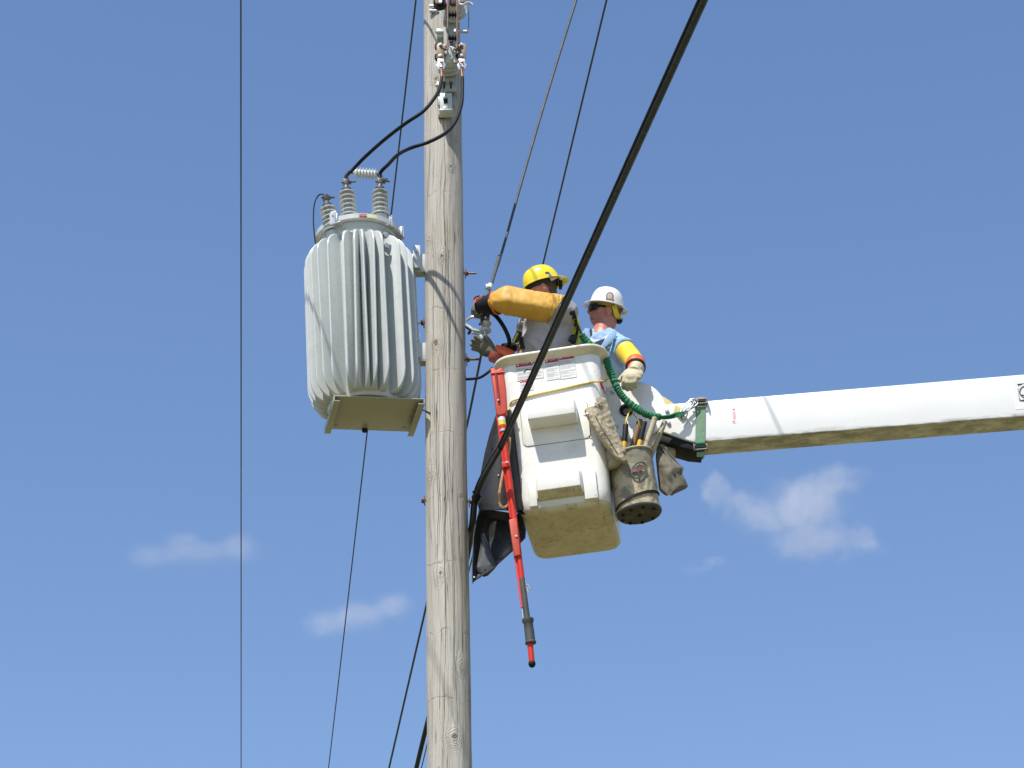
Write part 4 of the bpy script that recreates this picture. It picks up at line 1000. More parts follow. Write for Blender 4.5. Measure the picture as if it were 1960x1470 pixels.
def rod(name, pts, r, mat, label, cat, extra=None, loc=None):
    root = thing(name, label, cat, pts[-1]); bm = bmesh.new(); tube(bm, pts, r, 12, dome=True)
    jitter(bm, .002, 30, len(label)); part(root, 'handle', bm, mat)
    if extra: extra(root)
    return root
def grip(p0, p1, r): 
    def f(root): bm = bmesh.new(); tube(bm, [p0, p0.lerp(p1, .05), p1], [r * .85, r, r], 14, dome=True); part(root, 'grip_cap', bm, 'black')
    return f
def tl(u0, v0, u1, v1, dy): a = P(u0, v0, dy); b = P(u1, v1, dy); return a, a + (b - a) * 1.9
a, b = tl(1198, 812, 1194, 862, -.25); rod('bolt_cutter', [a, b], .016, 'amberg', 'leftmost yellow tool handle with black end in the canvas bag', 'tool', grip(a, a.lerp(b, .35), .018))
a, b = tl(1234, 807, 1221, 862, -.25); rod('bolt_cutter', [a, b], .016, 'amberg', 'second yellow handle with black end, right of the brown wooden one in the bag', 'tool', grip(a, a.lerp(b, .34), .018))
a, b = tl(1225, 804, 1209, 864, -.19); rod('hammer', [a, b], .019, 'woodh', 'brown wooden hammer handle between the two yellow handles in the bag', 'tool')
a, b = tl(1254, 800, 1233, 862, -.24); rod('wooden_handle', [a, b], .0185, 'woodp', 'taller paint-flecked pale wooden handle standing up in the canvas bag', 'tool')
a, b = tl(1273, 806, 1252, 858, -.17); rod('wooden_handle', [a, b], .017, 'woodp', 'rightmost paint-flecked wooden handle in the canvas bag, beside the boom end', 'tool')
a, b = tl(1262, 826, 1246, 866, -.15); rod('hammer', [a, b], .013, 'woodh', 'thin brown handle between the two paint-flecked handles in the bag', 'tool')
bm = bmesh.new(); tube(bm, crv([P(1207, 782, -.2), P(1203, 792, -.22), P(1199, 804, -.3), P(1198, 812, -.3)], 6), .006, 8); tube(bm, crv([P(1207, 782, -.2), P(1213, 793, -.2), P(1221, 803, -.22), P(1226, 820, -.2)], 6), .004, 8)
solo('bag_cord', bm, M['rope'], 'pale cord from the round cover down to the tool bag', 'cord')
bm = bmesh.new(); pr = [(852, 1256, 1268), (858, 1256, 1276), (875, 1257, 1289), (888, 1258, 1300), (896, 1259, 1309), (900, 1259, 1308), (908, 1260, 1306), (920, 1261, 1311), (931, 1262, 1316), (936, 1263, 1312), (941, 1267, 1299), (945, 1272, 1290), (948, 1278, 1284)]; g = []
for i in range(len(pr) - 1):
    for j in range(4):
        t_ = j / 4; v, xl, xr = (pr[i][k] + (pr[i + 1][k] - pr[i][k]) * t_ for k in range(3)); row = []
        for k in range(21):
            s_ = k / 20; fold = .030 * noise.noise(Vector((s_ * 3.2 + v * .012, v * .028, 2))) + .012 * noise.noise(Vector((s_ * 9, v * .05, 7)))
            row.append(P(xl + (xr - xl) * s_, v, -.13 - .07 * math.sin(math.pi * min(1, s_ * 1.1)) * min(1, (v - 850) / 40) + fold))
        g.append(row)
sheet(bm, g, .007)
root = thing('canvas_pouch', 'dark grey-green soiled canvas pouch hanging right of the tool bag', 'pouch', P(1288, 860, -.15)); part(root, 'cloth', bm, 'canvasd', smooth=60)
bm = bmesh.new(); lathe(bm, axis(P(1291, 909, -.20), (0, -1, 0)), [(.008, 0), (.008, .006)], 12); part(root, 'eyelet', bm, 'black')
bm = bmesh.new(); lumpP(bm, [(853, 1274, 1289, .015), (862, 1276, 1293, .02), (878, 1276, 1293, .02), (890, 1280, 1290, .012)], -.02, amp=.003, sc=12, seed=8)
solo('leather_flap', bm, M['leather'], 'small tan leather piece behind the pouch under the boom', 'leather')

# leather protector gloves hung on the bucket's right front corner
def build_glovebag():
    root = thing('glove_protector', 'tan leather glove protectors clipped on the right side of the bucket', 'gloves', P(1155, 765, -.40))
    bm = bmesh.new()
    def lobe(pp, seed, sq=.6):
        tube(bm, crv([P(u, v, dy) for u, v, dy, r in pp], 7), [r for _, _, _, r in pp], 18, sq=sq)
    lobe([(1133, 783, -.43, .066), (1140, 799, -.43, .068), (1151, 821, -.43, .060), (1164, 844, -.43, .050), (1177, 862, -.42, .042), (1189, 876, -.42, .037), (1197, 883, -.42, .022)], 0)
    lobe([(1150, 763, -.38, .040), (1156, 782, -.38, .046), (1167, 812, -.39, .043), (1181, 844, -.39, .036), (1193, 868, -.41, .032)], 1)
    b = remesh(bm, .006, 1)
    for v in b.verts:
        a = noise.noise(Vector((v.co.x * 10 + v.co.z * 8, v.co.y * 6, v.co.z * 3)))
        v.co += Vector((.3, -1, .2)) * (.010 * a + .006 * noise.noise(v.co * 40))
    bv = BVHTree.FromBMesh(b); part(root, 'leather', b, 'leather', smooth=70)
    bm = bmesh.new(); tube(bm, crv([P(1120, 797, -.46), P(1128, 785, -.47), P(1140, 776, -.46), P(1151, 770, -.43)], 6), .006, 8); part(root, 'hem', bm, 'leather')
    def hit(u, v, off=.002):
        d = ray(u, v).normalized(); h = bv.ray_cast(CAM, d); return (h[0] - d * off) if h[0] else P(u, v, -.45)
    bm = bmesh.new(); ribbon(bm, [hit(u, v, .004) for u, v in ((1139, 795), (1148, 812), (1156, 826), (1166, 842), (1176, 858), (1183, 870))], .005, Vector((1, 0, .6)), .003); part(root, 'fold_seam', bm, 'seam')
    bm = bmesh.new(); ribbon(bm, [hit(1142, 773, .005), hit(1146, 776, .005)], .03, Vector((1, 0, -.5)), .004); part(root, 'opening', bm, 'black')
    ink = pbr('faded_stamp_ink', (.12, .11, .09), .8, var=.3, dscale=70)
    for tx, u, v in (('WEAR', 1151, 824), ('OVER', 1154, 830.5), ('GLOVES', 1157.5, 837)):
        p = hit(u, v, .004); q = T(p) @ Matrix.Rotation(R(-22), 4, 'Y') @ FLATXZ
        part(root, 'stamp', text(tx, q, .021, .0004, .0005), ink)
    bm = bmesh.new(); tube(bm, crv([P(1117, 796, -.44), P(1119, 794, -.445), P(1124, 793, -.45)], 3), .003, 6); lathe(bm, axis(hit(1125, 792, .003), (0, -1, 0)), [(.006, 0), (.008, .003), (.005, .004)], 14); part(root, 'eyelet', bm, 'galv')
    bm = bmesh.new(); lumpP(bm, [(845, 1160, 1178, .03), (865, 1161, 1186, .045), (882, 1162, 1192, .045), (893, 1163, 1182, .035), (897, 1164, 1174, .02)], -.33, amp=.006, sc=12, seed=5)
    part(root, 'second_glove', bm, 'leather', smooth=60)
build_glovebag()

# ------------------------------------------------------------------ red clamp stick
def build_stick():
    root = thing('clamp_stick', 'red fibreglass clamp stick hanging head up beside the bucket', 'hot stick', P(955, 760, -.46))
    D = -.46
    def seg(u0, v0, u1, v1, r, mat, nm, dome=False, n=14, d=D, extra=None):
        bm = bmesh.new(); tube(bm, [P(u0, v0, d), P(u1, v1, d)], r, n, dome=dome)
        if extra: extra(bm)
        return part(root, nm, bm, mat)
    bm = bmesh.new()
    prismP(bm, [(938.5, 706), (941, 703), (947, 704), (950, 708), (955, 705), (960, 703), (964, 707), (969, 745), (971, 786), (968, 792), (954, 796), (950, 790), (944, 742)], D - .028, D + .028, .009, 3)
    hd = part(root, 'head', bm, 'redp')
    bm = bmesh.new(); tube(bm, [P(949, 716, D - .033), P(955, 768, D - .033)], .008, 8, dome=True); part(root, 'groove', bm, pbr('dark_red_plastic', (.28, .02, .015), .5, var=.1), under=hd)
    for v, u0, u1 in ((715, 940, 966),):
        bm = bmesh.new(); tube(bm, [P(u0, v, D - .030), P(u1, v - 3, D - .030)], .006, 8); part(root, 'ridge', bm, 'redp', under=hd)
    bm = bmesh.new(); lathe(bm, axis(P(953.5, 766, D - .038), (0, -1, 0)), [(.007, 0), (.006, .006)], 10); part(root, 'rivet', bm, 'alu', under=hd)
    seg(958, 790, 963.5, 826, .0235, 'red', 'upper_tube'); seg(959.6, 800, 960.6, 807, .0242, 'paper', 'sleeve_label'); seg(960.6, 807.5, 961.6, 815, .0242, 'tape', 'sleeve_label')
    seg(962.6, 823, 963.4, 827, .0245, 'alu', 'collar')
    seg(963, 826, 993.2, 1060, .0185, 'red', 'main_tube')
    seg(952, 795, 964, 885, .008, 'red', 'slide_rod', n=8); seg(964, 890, 978, 992, .0075, 'red', 'slide_rod', n=8)
    bm = bmesh.new(); prismP(bm, [(960, 884), (974, 881), (977, 891), (962, 895)], D - .03, D + .025, .004); cl = part(root, 'bracket', bm, 'red')
    bm = bmesh.new(); lathe(bm, axis(P(970.5, 885, D - .032), (0, -1, 0)), [(.007, 0), (.007, .005)], 10); part(root, 'rivet', bm, 'alu', under=cl)
    bm = bmesh.new(); prismP(bm, [(974, 994), (989, 991), (997, 1062), (984, 1065)], D - .03, D + .02, .007, 3); gl = part(root, 'slide_grip', bm, 'redp')
    bm = bmesh.new(); lathe(bm, axis(P(988, 1026, D - .032), (0, -1, 0)), [(.007, 0), (.007, .005)], 10); part(root, 'rivet', bm, 'alu', under=gl)
    seg(993, 1060, 999, 1108, .0175, 'red', 'lower_tube')
    seg(999, 1108, 1009.5, 1186, .0182, 'cableg', 'foam_grip'); seg(986, 1064, 999, 1163, .0085, 'pink', 'slide_rod', n=8)
    seg(999.4, 1163, 1002, 1187, .004, 'galv', 'thin_rod', n=6); seg(1005.5, 1112, 1013, 1186, .004, 'galv', 'thin_rod', n=6)
    bm = bmesh.new(); tube(bm, crv([P(1004.6, 1113, D), P(1008, 1119, D), P(1012, 1122, D), P(1015, 1128, D)], 4), .006, 8); tube(bm, [P(1009, 1124, D), P(1011.5, 1135, D)], .0035, 6); part(root, 'hook', bm, 'galv')
    bm = bmesh.new(); a = P(1010, 1184, D); b = P(1016, 1232, D); L_ = (b - a).length
    lathe(bm, axis(a, b - a), [(.028, 0), (.036, .004), (.036, .02), (.028, .032), (.030, L_ * .5), (.030, L_ - .016), (.034, L_ - .012), (.034, L_ - .002), (.028, L_)], 24); ch = part(root, 'collar_handle', bm, 'cableg')
    bm = bmesh.new(); prismP(bm, [(1014, 1186), (1019, 1186), (1022, 1204), (1023, 1209), (1019, 1205), (1016, 1200)], D - .012, D + .012, .003); part(root, 'trigger', bm, 'dmetal', under=ch)
    seg(1014.5, 1230, 1018, 1268, .018, 'red', 'butt_tube')
    bm = bmesh.new(); c = P(1018.2, 1270.5, D); ell(bm, T(c), .0225, .0225, .025, 20); part(root, 'rubber_ball', bm, 'black')
build_stick()
bm = bmesh.new(); tube(bm, crv([P(976, 838, -.42), P(973, 870, -.42), P(966, 893, -.44), P(960, 920, -.45), P(956, 948, -.45), P(957, 965, -.45), P(963, 972, -.45), P(971, 968, -.45), P(975, 955, -.44), P(975, 930, -.42), P(972, 905, -.42)], 12), lambda t: .0095 + .0015 * math.sin(t * 330), 10)
solo('braided_rope', bm, M['rope2'], 'loop of orange and brown braided rope beside the red stick', 'rope')

# ------------------------------------------------------------------ black plastic line guard behind the stick
def build_guard():
    root = thing('line_guard', 'black plastic line cover hanging between the pole and the bucket', 'line cover', P(950, 900, -.3))
    def sheetP(rows, bulge, n=16, dy=-.25, z=0):
        g = []
        rr = []
        for i in range(len(rows) - 1):
            for j in range(6): t = j / 6; rr.append([a + (b - a) * t for a, b in zip(rows[i], rows[i + 1])])
        rr.append(list(rows[-1]))
        for r in rr:
            v, xl, xr = r[:3]; bl = r[3] if len(r) > 3 else 1; vr = r[4] if len(r) > 4 else v
            g.append([P(xl + (xr - xl) * (.5 - .5 * math.cos(math.pi * k / n)), v + (vr - v) * (.5 - .5 * math.cos(math.pi * k / n)), dy + bulge * bl * math.sin(math.pi * k / n)) for k in range(n + 1)])
        return g
    bm = bmesh.new(); sheet(bm, sheetP([(785, 953, 980), (800, 947, 984), (830, 937, 988), (865, 928, 992), (900, 921, 996), (935, 916, 999), (965, 914, 1001), (976, 917, 1003)], -.12), .006)
    part(root, 'upper_shell', bm, 'guard', smooth=50)
    bm = bmesh.new(); sheet(bm, sheetP([(972, 917, 998, .8, 985), (990, 913, 1004, 1, 1000), (1010, 908, 1007, 1, 1015), (1030, 905, 1006, 1, 1030), (1060, 904, 985, .8, 1052), (1080, 903, 965, .7, 1070), (1100, 903, 940, .5, 1092), (1117, 903.5, 908, .2, 1113)], .15, dy=-.22), .006)
    part(root, 'lower_shell', bm, 'guardin', smooth=50)
    bm = bmesh.new(); sheet(bm, sheetP([(1020, 921, 926, .3, 1022), (1045, 921, 936, .4, 1048), (1075, 914, 948, .4, 1078), (1088, 908, 954, .4, 1078), (1098, 918, 946, .3, 1088), (1104, 928, 932, .1, 1102)], -.04, n=6, dy=-.16), .005)
    part(root, 'inner_flap', bm, pbr('scuffed_black_plastic', (.075, .078, .08), .38, dirt=(.03, .03, .03), damt=.5, dscale=12, var=.2))
    bm = bmesh.new(); tube(bm, crv([P(918, 974, -.25), P(935, 973, -.33), P(958, 975, -.37), P(980, 977, -.33), P(1002, 984, -.24)], 6), .005, 8); part(root, 'hem', bm, 'guard')
    for u, v, m_, r_ in ((938, 843, 'black', .008), (954, 910, 'paper', .004), (907.5, 1105, 'paper', .005), (929, 1091, 'black', .007)):
        bm = bmesh.new(); lathe(bm, axis(P(u, v, -.372 if v < 950 else -.24), (0, -1, 0)), [(r_, 0), (r_, .006)], 12); part(root, 'hole', bm, m_)
build_guard()
bm = bmesh.new(); sheet(bm, [[P(u + k * 5, v, -.24 - .02 * math.sin(math.pi * k / 4)) for k in range(5)] for u, v in ((968, 700), (968, 760), (972, 820), (978, 880), (984, 940), (992, 985))], .006)
solo('hanging_strap', bm, M['guard'], 'dark strap of black plastic hanging close along the left wall of the bucket', 'strap')

# ------------------------------------------------------------------ line hardware at the near worker's hands
def build_hand_hardware():
    root = thing('line_insulator', 'small grey insulator on bent steel arms at the right side of the pole', 'insulator', P(928, 622, -.09))
    bm = bmesh.new()
    tube(bm, crv([P(893, 613, -.06), P(904, 607, -.08), P(918, 608, -.09), P(926, 610, -.09)], 5), .0105, 8)
    arm = part(root, 'upper_arm', bm, 'galv')
    bm = bmesh.new(); tube(bm, crv([P(892, 622, -.06), P(900, 627, -.08), P(908, 632, -.09), P(928, 634, -.09), P(934, 632, -.09)], 5), .012, 8); part(root, 'lower_arm', bm, 'galv')
    c = P(929, 637, -.09); d = P(930.5, 612, -.09) - c; L_ = d.length; bm = bmesh.new()
    lathe(bm, axis(c, d), [(.026, 0), (.038, .008), (.040, .022), (.030, .034), (.027, .045), (.030, .052), (.037, .062), (.038, .074), (.028, .084), (.02, L_)], 24); part(root, 'spool', bm, 'porc')
    bm = bmesh.new(); tube(bm, [P(903, 637, -.08), P(918, 639, -.08)], .011, 8); tube(bm, [P(918, 639, -.08), P(922, 650, -.08)], .010, 8); box(bm, T(P(925, 645, -.08)), .035, .03, .04, .006); part(root, 'clevis', bm, 'galv')
    bm = bmesh.new(); tube(bm, [P(927, 634, -.12), P(930, 639, -.12)], .008, 8); part(root, 'pin', bm, 'galv')
    bm = bmesh.new(); tube(bm, crv([P(919, 600, -.12), P(926, 604, -.125), P(924, 612, -.12), P(917, 622, -.12)], 4), .007, 8); box(bm, T(P(925, 601, -.12)), .04, .03, .03, .005); box(bm, T(P(921, 616, -.13)), .012, .012, .05, .003)
    part(root, 'wire_grip', bm, 'dmetal')
    bm = bmesh.new(); box(bm, T(P(934, 606, -.11)), .025, .03, .035, .004); part(root, 'connector', bm, 'copper')
    bm = bmesh.new(); tube(bm, crv([P(896, 640, -.06), P(900, 632, -.07), P(893, 626, -.05)], 4), .010, 8); part(root, 'stub', bm, 'black')
build_hand_hardware()
cable([P(938, 598, -.11), P(947, 603, -.12), P(956, 613, -.12), P(965, 627, -.12), P(972, 642, -.11), P(975, 655, -.08), P(972, 668, -.02), P(968, 675, .05)], .0145, 'black', 'thick black cable curving down from the sleeved hand behind the bucket rim', name='cable_loop')
cable([P(888, 726, .02), P(905, 725, -.05), P(920, 722, -.08), P(935, 712, -.1), P(943, 704, -.1)], .0095, 'cable', 'short black cable curving from the pole to the head of the red stick', name='cable_stub')

# ------------------------------------------------------------------ people
def head_bm(HM):
    b = bmesh.new(); bmesh.ops.create_uvsphere(b, u_segments=48, v_segments=36, radius=1)
    g = lambda x, s: math.exp(-(x * x) / (s * s))
    for v in b.verts:
        x, y, z = v.co; fx = max(0, x)
        X = x * .098; Y = y * .076; Z = z * .120
        if z < 0: Y *= 1 - .26 * (-z) ** 1.6; X += .010 * (-z) * (1 if x > 0 else -.0); 
        if z < 0 and x < 0: X *= 1 - .30 * (-z)
        if z > .3: Y *= 1 + .04
        X += fx * (.006 * g(z - .24, .12) - .010 * g(z - .06, .11) * g(abs(y) - .36, .18) - .004 * g(z - .06, .1) - .006 * g(z + .36, .10) * g(abs(y) - .5, .2) + .006 * g(z + .10, .12) * g(abs(y) - .55, .15))
        X += fx * (.024 * g(y, .13) * g(z + .20, .13) + .014 * g(y, .10) * g(z + .04, .16))
        X += fx * (.010 * g(z + .47, .05) * g(y, .3) + .010 * g(z + .60, .05) * g(y, .26) - .007 * g(z + .535, .03) * g(y, .34) - .006 * g(z + .72, .05) * g(y, .3))
        X += fx * (.021 * g(z + .84, .18) * g(y, .36)); Y += math.copysign(.006, y) * g(z + .12, .2) * g(x - .55, .35)
        v.co = Vector((X, Y, Z))
    b.transform(HM); return b
def limbs(bm, chains, seg=16):
    for pts, rs in chains: tube(bm, crv(pts, 5), rs, seg, dome=True)
def hand_bm(HMx, curl, spread=1.0, thumb=(.75, .62, -.25), glove=1.0, tcurl=.4, k=1.0, flip=False):
    bm = bmesh.new(); g = glove
    ell(bm, T((.050, 0, 0)), .060, .043 * g, .021 * g, 20); ell(bm, T((.078, 0, .001)), .026, .043 * g, .016 * g, 16); ell(bm, T((.02, .02, -.008)), .035, .022, .018 * g, 14)
    tube(bm, [(-.03, 0, 0), (.03, 0, 0)], .030 * g, 14, dome=True)
    for i, (y, L_, cu) in enumerate(zip((.031, .0105, -.0105, -.030), (.074, .082, .077, .060), curl)):
        p = Vector((.088, y * 1.03, 0)); a = 0; pts = [p - Vector((.03, 0, 0)), p]; yd = (y * spread * 2.2)
        for s_, f in enumerate((.42, .32, .26)):
            a += cu * (.9 if s_ == 0 else 1.1); d = Vector((math.cos(a), yd * math.cos(a), -math.sin(a))).normalized(); p = p + d * (L_ * f); pts.append(p)
        tube(bm, pts, [.0115 * g, .0115 * g, .0108 * g, .0100 * g, .0088 * g], 12, dome=True)
    t = Vector(thumb).normalized(); p0 = Vector((.018, .030, -.004)); p1 = p0 + t * .040; t2 = (t + Vector((.5, -.3, -.3)) * tcurl).normalized(); p2 = p1 + t2 * .032; p3 = p2 + t2 * .022
    tube(bm, [p0, p1, p2, p3], [.017 * g, .0135 * g, .012 * g, .010 * g], 12, dome=True)
    bm.transform(Matrix.Scale(k, 4))
    if flip: bm.transform(Matrix.Diagonal((1, -1, 1, 1))); bmesh.ops.reverse_faces(bm, faces=bm.faces[:])
    bm.transform(HMx); return remesh(bm, .0045, 2)
def hframe(p, fwd, back):                          # hand frame: x along the fingers, z out of the back of the hand
    x = Vector(fwd).normalized(); z = Vector(back); z = (z - x * z.dot(x)).normalized(); y = z.cross(x)
    m = Matrix((x, y, z)).transposed().to_4x4(); m.translation = Vector(p); return m
def dome_pts(a, b, h, th, z, zo=0):
    return None
def helmet(HM, a, b, h, mat, inmat, brim, root, name='hard_hat', brimdir=None, bl=.035):
    """shell of a hard hat: dome with a ridge, brim all round or a peak in one direction"""
    b2 = bmesh.new(); n = 72; rings = []
    def bm_len(th):
        if brimdir is None: return bl * (1 + .12 * math.cos(th))
        c = max(0, math.cos(th - brimdir)); return .006 + bl * c ** 1.3
    prof = [(math.cos(t), math.sin(t)) for t in [R(90) * k / 14 for k in range(15)]]
    for cr, sr in prof:
        ring = []
        for k in range(n):
            th = 2 * math.pi * k / n; r = cr ** .72; z = h * sr ** 1.0
            ridge = .004 * math.exp(-(math.sin(th) / .16) ** 2) * (sr > .25) * min(1, sr * 1.4) * (1 if cr > .02 else 0)
            ring.append(Vector((a * r * math.cos(th), b * r * math.sin(th), z + ridge * 1.2)) * 1)
        rings.append(ring)
    outer = rings[::-1]                             # top ... rim
    br1 = []; br2 = []; br3 = []; inn = []
    for k in range(n):
        th = 2 * math.pi * k / n; L_ = bm_len(th); c, s_ = math.cos(th), math.sin(th); dz = -.22 * L_
        br1.append(Vector(((a + L_ * .5) * c, (b + L_ * .5) * s_, dz * .3))); br2.append(Vector(((a + L_) * c, (b + L_) * s_, dz))); br3.append(Vector(((a + L_) * c, (b + L_) * s_, dz - .003)))
        inn.append(Vector(((a - .003) * c, (b - .003) * s_, -.004)))
    inner = [[Vector((q.x * .97, q.y * .97, q.z * .97 - .003)) for q in ring] for ring in rings[:13]]
    loft(b2, outer + [br1, br2, br3, inn] + inner, True, True); b2.transform(HM)
    return part(root, name, b2, mat, smooth=60)

def build_near_worker():
    feet = MB @ Vector((-.08, .02, .045)); root = thing('person', 'person in yellow hard hat, grey shirt and amber rubber sleeve, reaching toward the pole', 'person', feet)
    hp = P(1037, 556, -.04); HM = T(hp) @ Matrix.Rotation(R(184), 4, 'Z') @ Matrix.Rotation(R(-7), 4, 'X') @ Matrix.Rotation(R(13), 4, 'Y')
    yaw = R(197); BM_ = lambda p: T(p) @ Matrix.Rotation(yaw, 4, 'Z')
    chest = P(1046, 648, -.04); waist = chest + Vector((.03, 0, -.30)); pelvis = chest + Vector((.03, .02, -.50))
    shL = P(1070, 594, -.24); elL = P(1005, 582, -.29); wrL = P(932, 583, -.18)
    shR = P(1020, 622, .15); elR = P(998, 700, .05); wrR = P(955, 680, -.05)
    neck = P(1047, 592, -.04)
    fl = root.matrix_world.translation
    def bodyparts(g=0.0, head=True):
        bm = bmesh.new(); ell(bm, BM_(chest), .135 + g, .175 + g, .25 + g); ell(bm, BM_(waist), .12 + g, .15 + g, .2 + g); ell(bm, BM_(pelvis), .125 + g, .165 + g, .15 + g)
        return bm
    bm = bodyparts(); merge(bm, head_bm(HM))
    limbs(bm, [([neck + Vector((.01, 0, -.09)), neck, hp + Vector((.02, 0, -.05))], [.075, .062, .058]),
               ([chest + Vector((.02, -.05, .13)), shL, elL, wrL], [.07, .062, .045, .03]), ([chest + Vector((-.02, .06, .12)), shR, elR, wrR], [.07, .060, .044, .03]),
               ([pelvis + Vector((.0, -.08, -.05)), Vector((pelvis.x, pelvis.y - .09, (pelvis.z + fl.z) / 2 + .02)), Vector((pelvis.x, pelvis.y - .09, fl.z + .09))], [.095, .065, .045]),
               ([pelvis + Vector((.0, .08, -.05)), Vector((pelvis.x, pelvis.y + .09, (pelvis.z + fl.z) / 2 + .02)), Vector((pelvis.x, pelvis.y + .09, fl.z + .09))], [.095, .065, .045])])
    for s_ in (-.09, .09): ell(bm, T(Vector((pelvis.x - .05, pelvis.y + s_, fl.z + .045))), .13, .045, .045)
    for s_ in (-1, 1): ell(bm, HM @ T((-.006, s_ * .083, -.012)) @ Matrix.Rotation(R(12), 4, 'Y'), .021, .012, .034, 14)
    part(root, 'body', remesh(bm, .0065, 2), 'skin', smooth=180)
    # hair
    bm = bmesh.new(); ell(bm, HM @ T((-.024, 0, .030)), .088, .0795, .096, 32); ell(bm, HM @ T((-.040, 0, -.018)), .060, .068, .060, 24); part(root, 'hair', bm, 'hair', smooth=180)
    # shirt
    bm = bodyparts(.03); tube(bm, crv([chest + Vector((.02, -.04, .16)), shL + Vector((.02, .02, -.01)), shL.lerp(elL, .35)], 5), [.12, .10, .085], 16, dome=True)
    tube(bm, crv([chest + Vector((-.02, .06, .14)), shR, shR.lerp(elR, .6)], 5), [.12, .09, .07], 16, dome=True); ell(bm, BM_(chest + Vector((0, 0, .10))), .12, .19, .13)
    ell(bm, BM_(chest + Vector((.05, -.02, .04))), .14, .17, .2)
    b = remesh(bm, .010, 4); b.normal_update()
    for v in b.verts:
        q = v.co - chest; f = noise.noise(Vector((q.x * 9 + q.z * 5, q.y * 9, q.z * 6 - q.x * 4))); f2 = noise.noise(Vector((q.x * 3 - q.z * 7, q.y * 4, q.z * 2)) + Vector((4, 0, 0)))
        v.co += v.normal * (.022 * (1 - abs(f) * 3.4) * .6 + .018 * f2)
    bv = BVHTree.FromBMesh(b)
    part(root, 'shirt', b, 'shirtg', smooth=180)
    def hit(u, v, off=.006):
        d = ray(u, v).normalized(); h = bv.ray_cast(CAM, d); return (h[0] - d * off) if h[0] else P(u, v, -.18)
    # trousers inside the bucket
    bm = bmesh.new(); ell(bm, BM_(pelvis + Vector((0, 0, -.03))), .16, .20, .15)
    for s_ in (-.09, .09): tube(bm, [pelvis + Vector((0, s_, -.05)), Vector((pelvis.x, pelvis.y + s_, fl.z + .07))], [.12, .075], 16)
    part(root, 'trousers', remesh(bm, .014, 2), 'denim', smooth=180)
    # harness: black straps edged with yellow
    def strap_(pp, w_, mat, nm, off=.008, th=.004, under=None, side=None):
        pts = [hit(u, v, off) for u, v in crv2(pp)]; bm = bmesh.new(); ribbon(bm, pts, w_, side or Vector((1, 0, 0)), th); return part(root, nm, bm, mat, under=under)
    def crv2(pp): return [(p.x, p.y) for p in crv([Vector((a, b_, 0)) for a, b_ in pp], 5)]
    h1 = strap_([(1005, 606), (1000, 622), (999, 640), (1003, 668)], .050, 'webb', 'harness_strap')
    strap_([(1003, 610), (999, 622), (993, 634)], .028, 'hiviz', 'yellow_edge', .014, under=h1); strap_([(996, 644), (997, 655), (1000, 668)], .032, 'hiviz', 'yellow_edge', .014, under=h1)
    h2 = strap_([(1093, 596), (1098, 615), (1100, 635), (1094, 658)], .050, 'webb', 'harness_strap')
    strap_([(1097, 604), (1100, 622), (1097, 640)], .026, 'hiviz', 'yellow_edge', .014, under=h2)
    bm = bmesh.new(); box(bm, T(P(990, 645, -.16)) @ Matrix.Rotation(R(25), 4, 'Y'), .04, .02, .085, .006); part(root, 'chest_buckle', bm, 'webb')
    bm = bmesh.new(); box(bm, T(P(987, 646, -.175)) @ Matrix.Rotation(R(25), 4, 'Y'), .012, .02, .075, .004); part(root, 'buckle_edge', bm, 'hiviz')
    bm = bmesh.new(); tube(bm, crv([P(1099, 600, -.12), P(1106, 622, -.10), P(1108, 645, -.08), P(1103, 662, -.1)], 5), .022, 10, sq=.5); part(root, 'lifeline_loop', bm, 'hiviz')
    # amber rubber sleeve over the raised arm
    ax = [(1064, 592, -.27, .088), (1054, 590, -.28, .089), (1036, 587, -.29, .087), (1008, 582, -.30, .085), (985, 578, -.30, .084), (968, 576, -.30, .084), (955, 577, -.28, .068), (943, 579, -.25, .051), (939, 579.5, -.24, .045)]
    pts = crv([P(u, v, d) for u, v, d, r in ax], 8); rr = []
    for i in range(len(ax) - 1):
        for j in range(8): rr.append(ax[i][3] + (ax[i + 1][3] - ax[i][3]) * j / 8)
    rr.append(ax[-1][3]); bm = bmesh.new(); fr = frames(pts); rings = []
    for i, p in enumerate(pts):
        t, _, _ = fr[i]; up = Vector((0, 0, 1)); up = (up - t * up.dot(t)).normalized(); sd_ = t.cross(up); ring = []
        for k in range(40):
            th = 2 * math.pi * k / 40; cz, cy = math.sin(th), math.cos(th); r = rr[i]
            q = p + up * (r * .98 * cz) + sd_ * (r * .92 * cy)
            if i < 12: q += Vector((.040 * cz, 0, 0)) * (1 - i / 12)
            tt = th - math.pi * 1.19 + math.pi / 4; pw_ = 2.0 + 1.9 * min(1, max(0, (len(pts) - i) / 20)); fac = (abs(math.cos(tt)) ** pw_ + abs(math.sin(tt)) ** pw_) ** (-1 / pw_) * .97
            q = p + (q - p) * fac; s1 = i / len(pts); wr = noise.noise(Vector((s1 * 16 + th * 1.6, th * .8, 0))); crease = .010 * max(0, 1 - abs(wr) * 7) * (.35 + .65 * abs(1 - 2 * s1)) - .003
            q += (q - p).normalized() * (.004 * noise.noise(q * 5) - crease + .008 * math.exp(-((i - 38) / 5) ** 2) * max(0, cz))
            ring.append(q)
        rings.append(ring)
    inner = [[p + (q - p) * .93 for q in ring] for p, ring in list(zip(pts, rings))[::-1]]
    b2 = bmesh.new(); loft(b2, rings + inner + [rings[0]]); merge(bm, b2); part(root, 'rubber_sleeve', bm, 'sleeve', smooth=60)
    # raised left hand: orange lined gauntlet, dark cuff, grey leather glove gripping the line
    bm = bmesh.new(); d = (P(918, 586, -.17) - P(948, 579, -.24)); q0 = P(950, 580, -.24); Lc = (P(916, 587, -.165) - q0).length
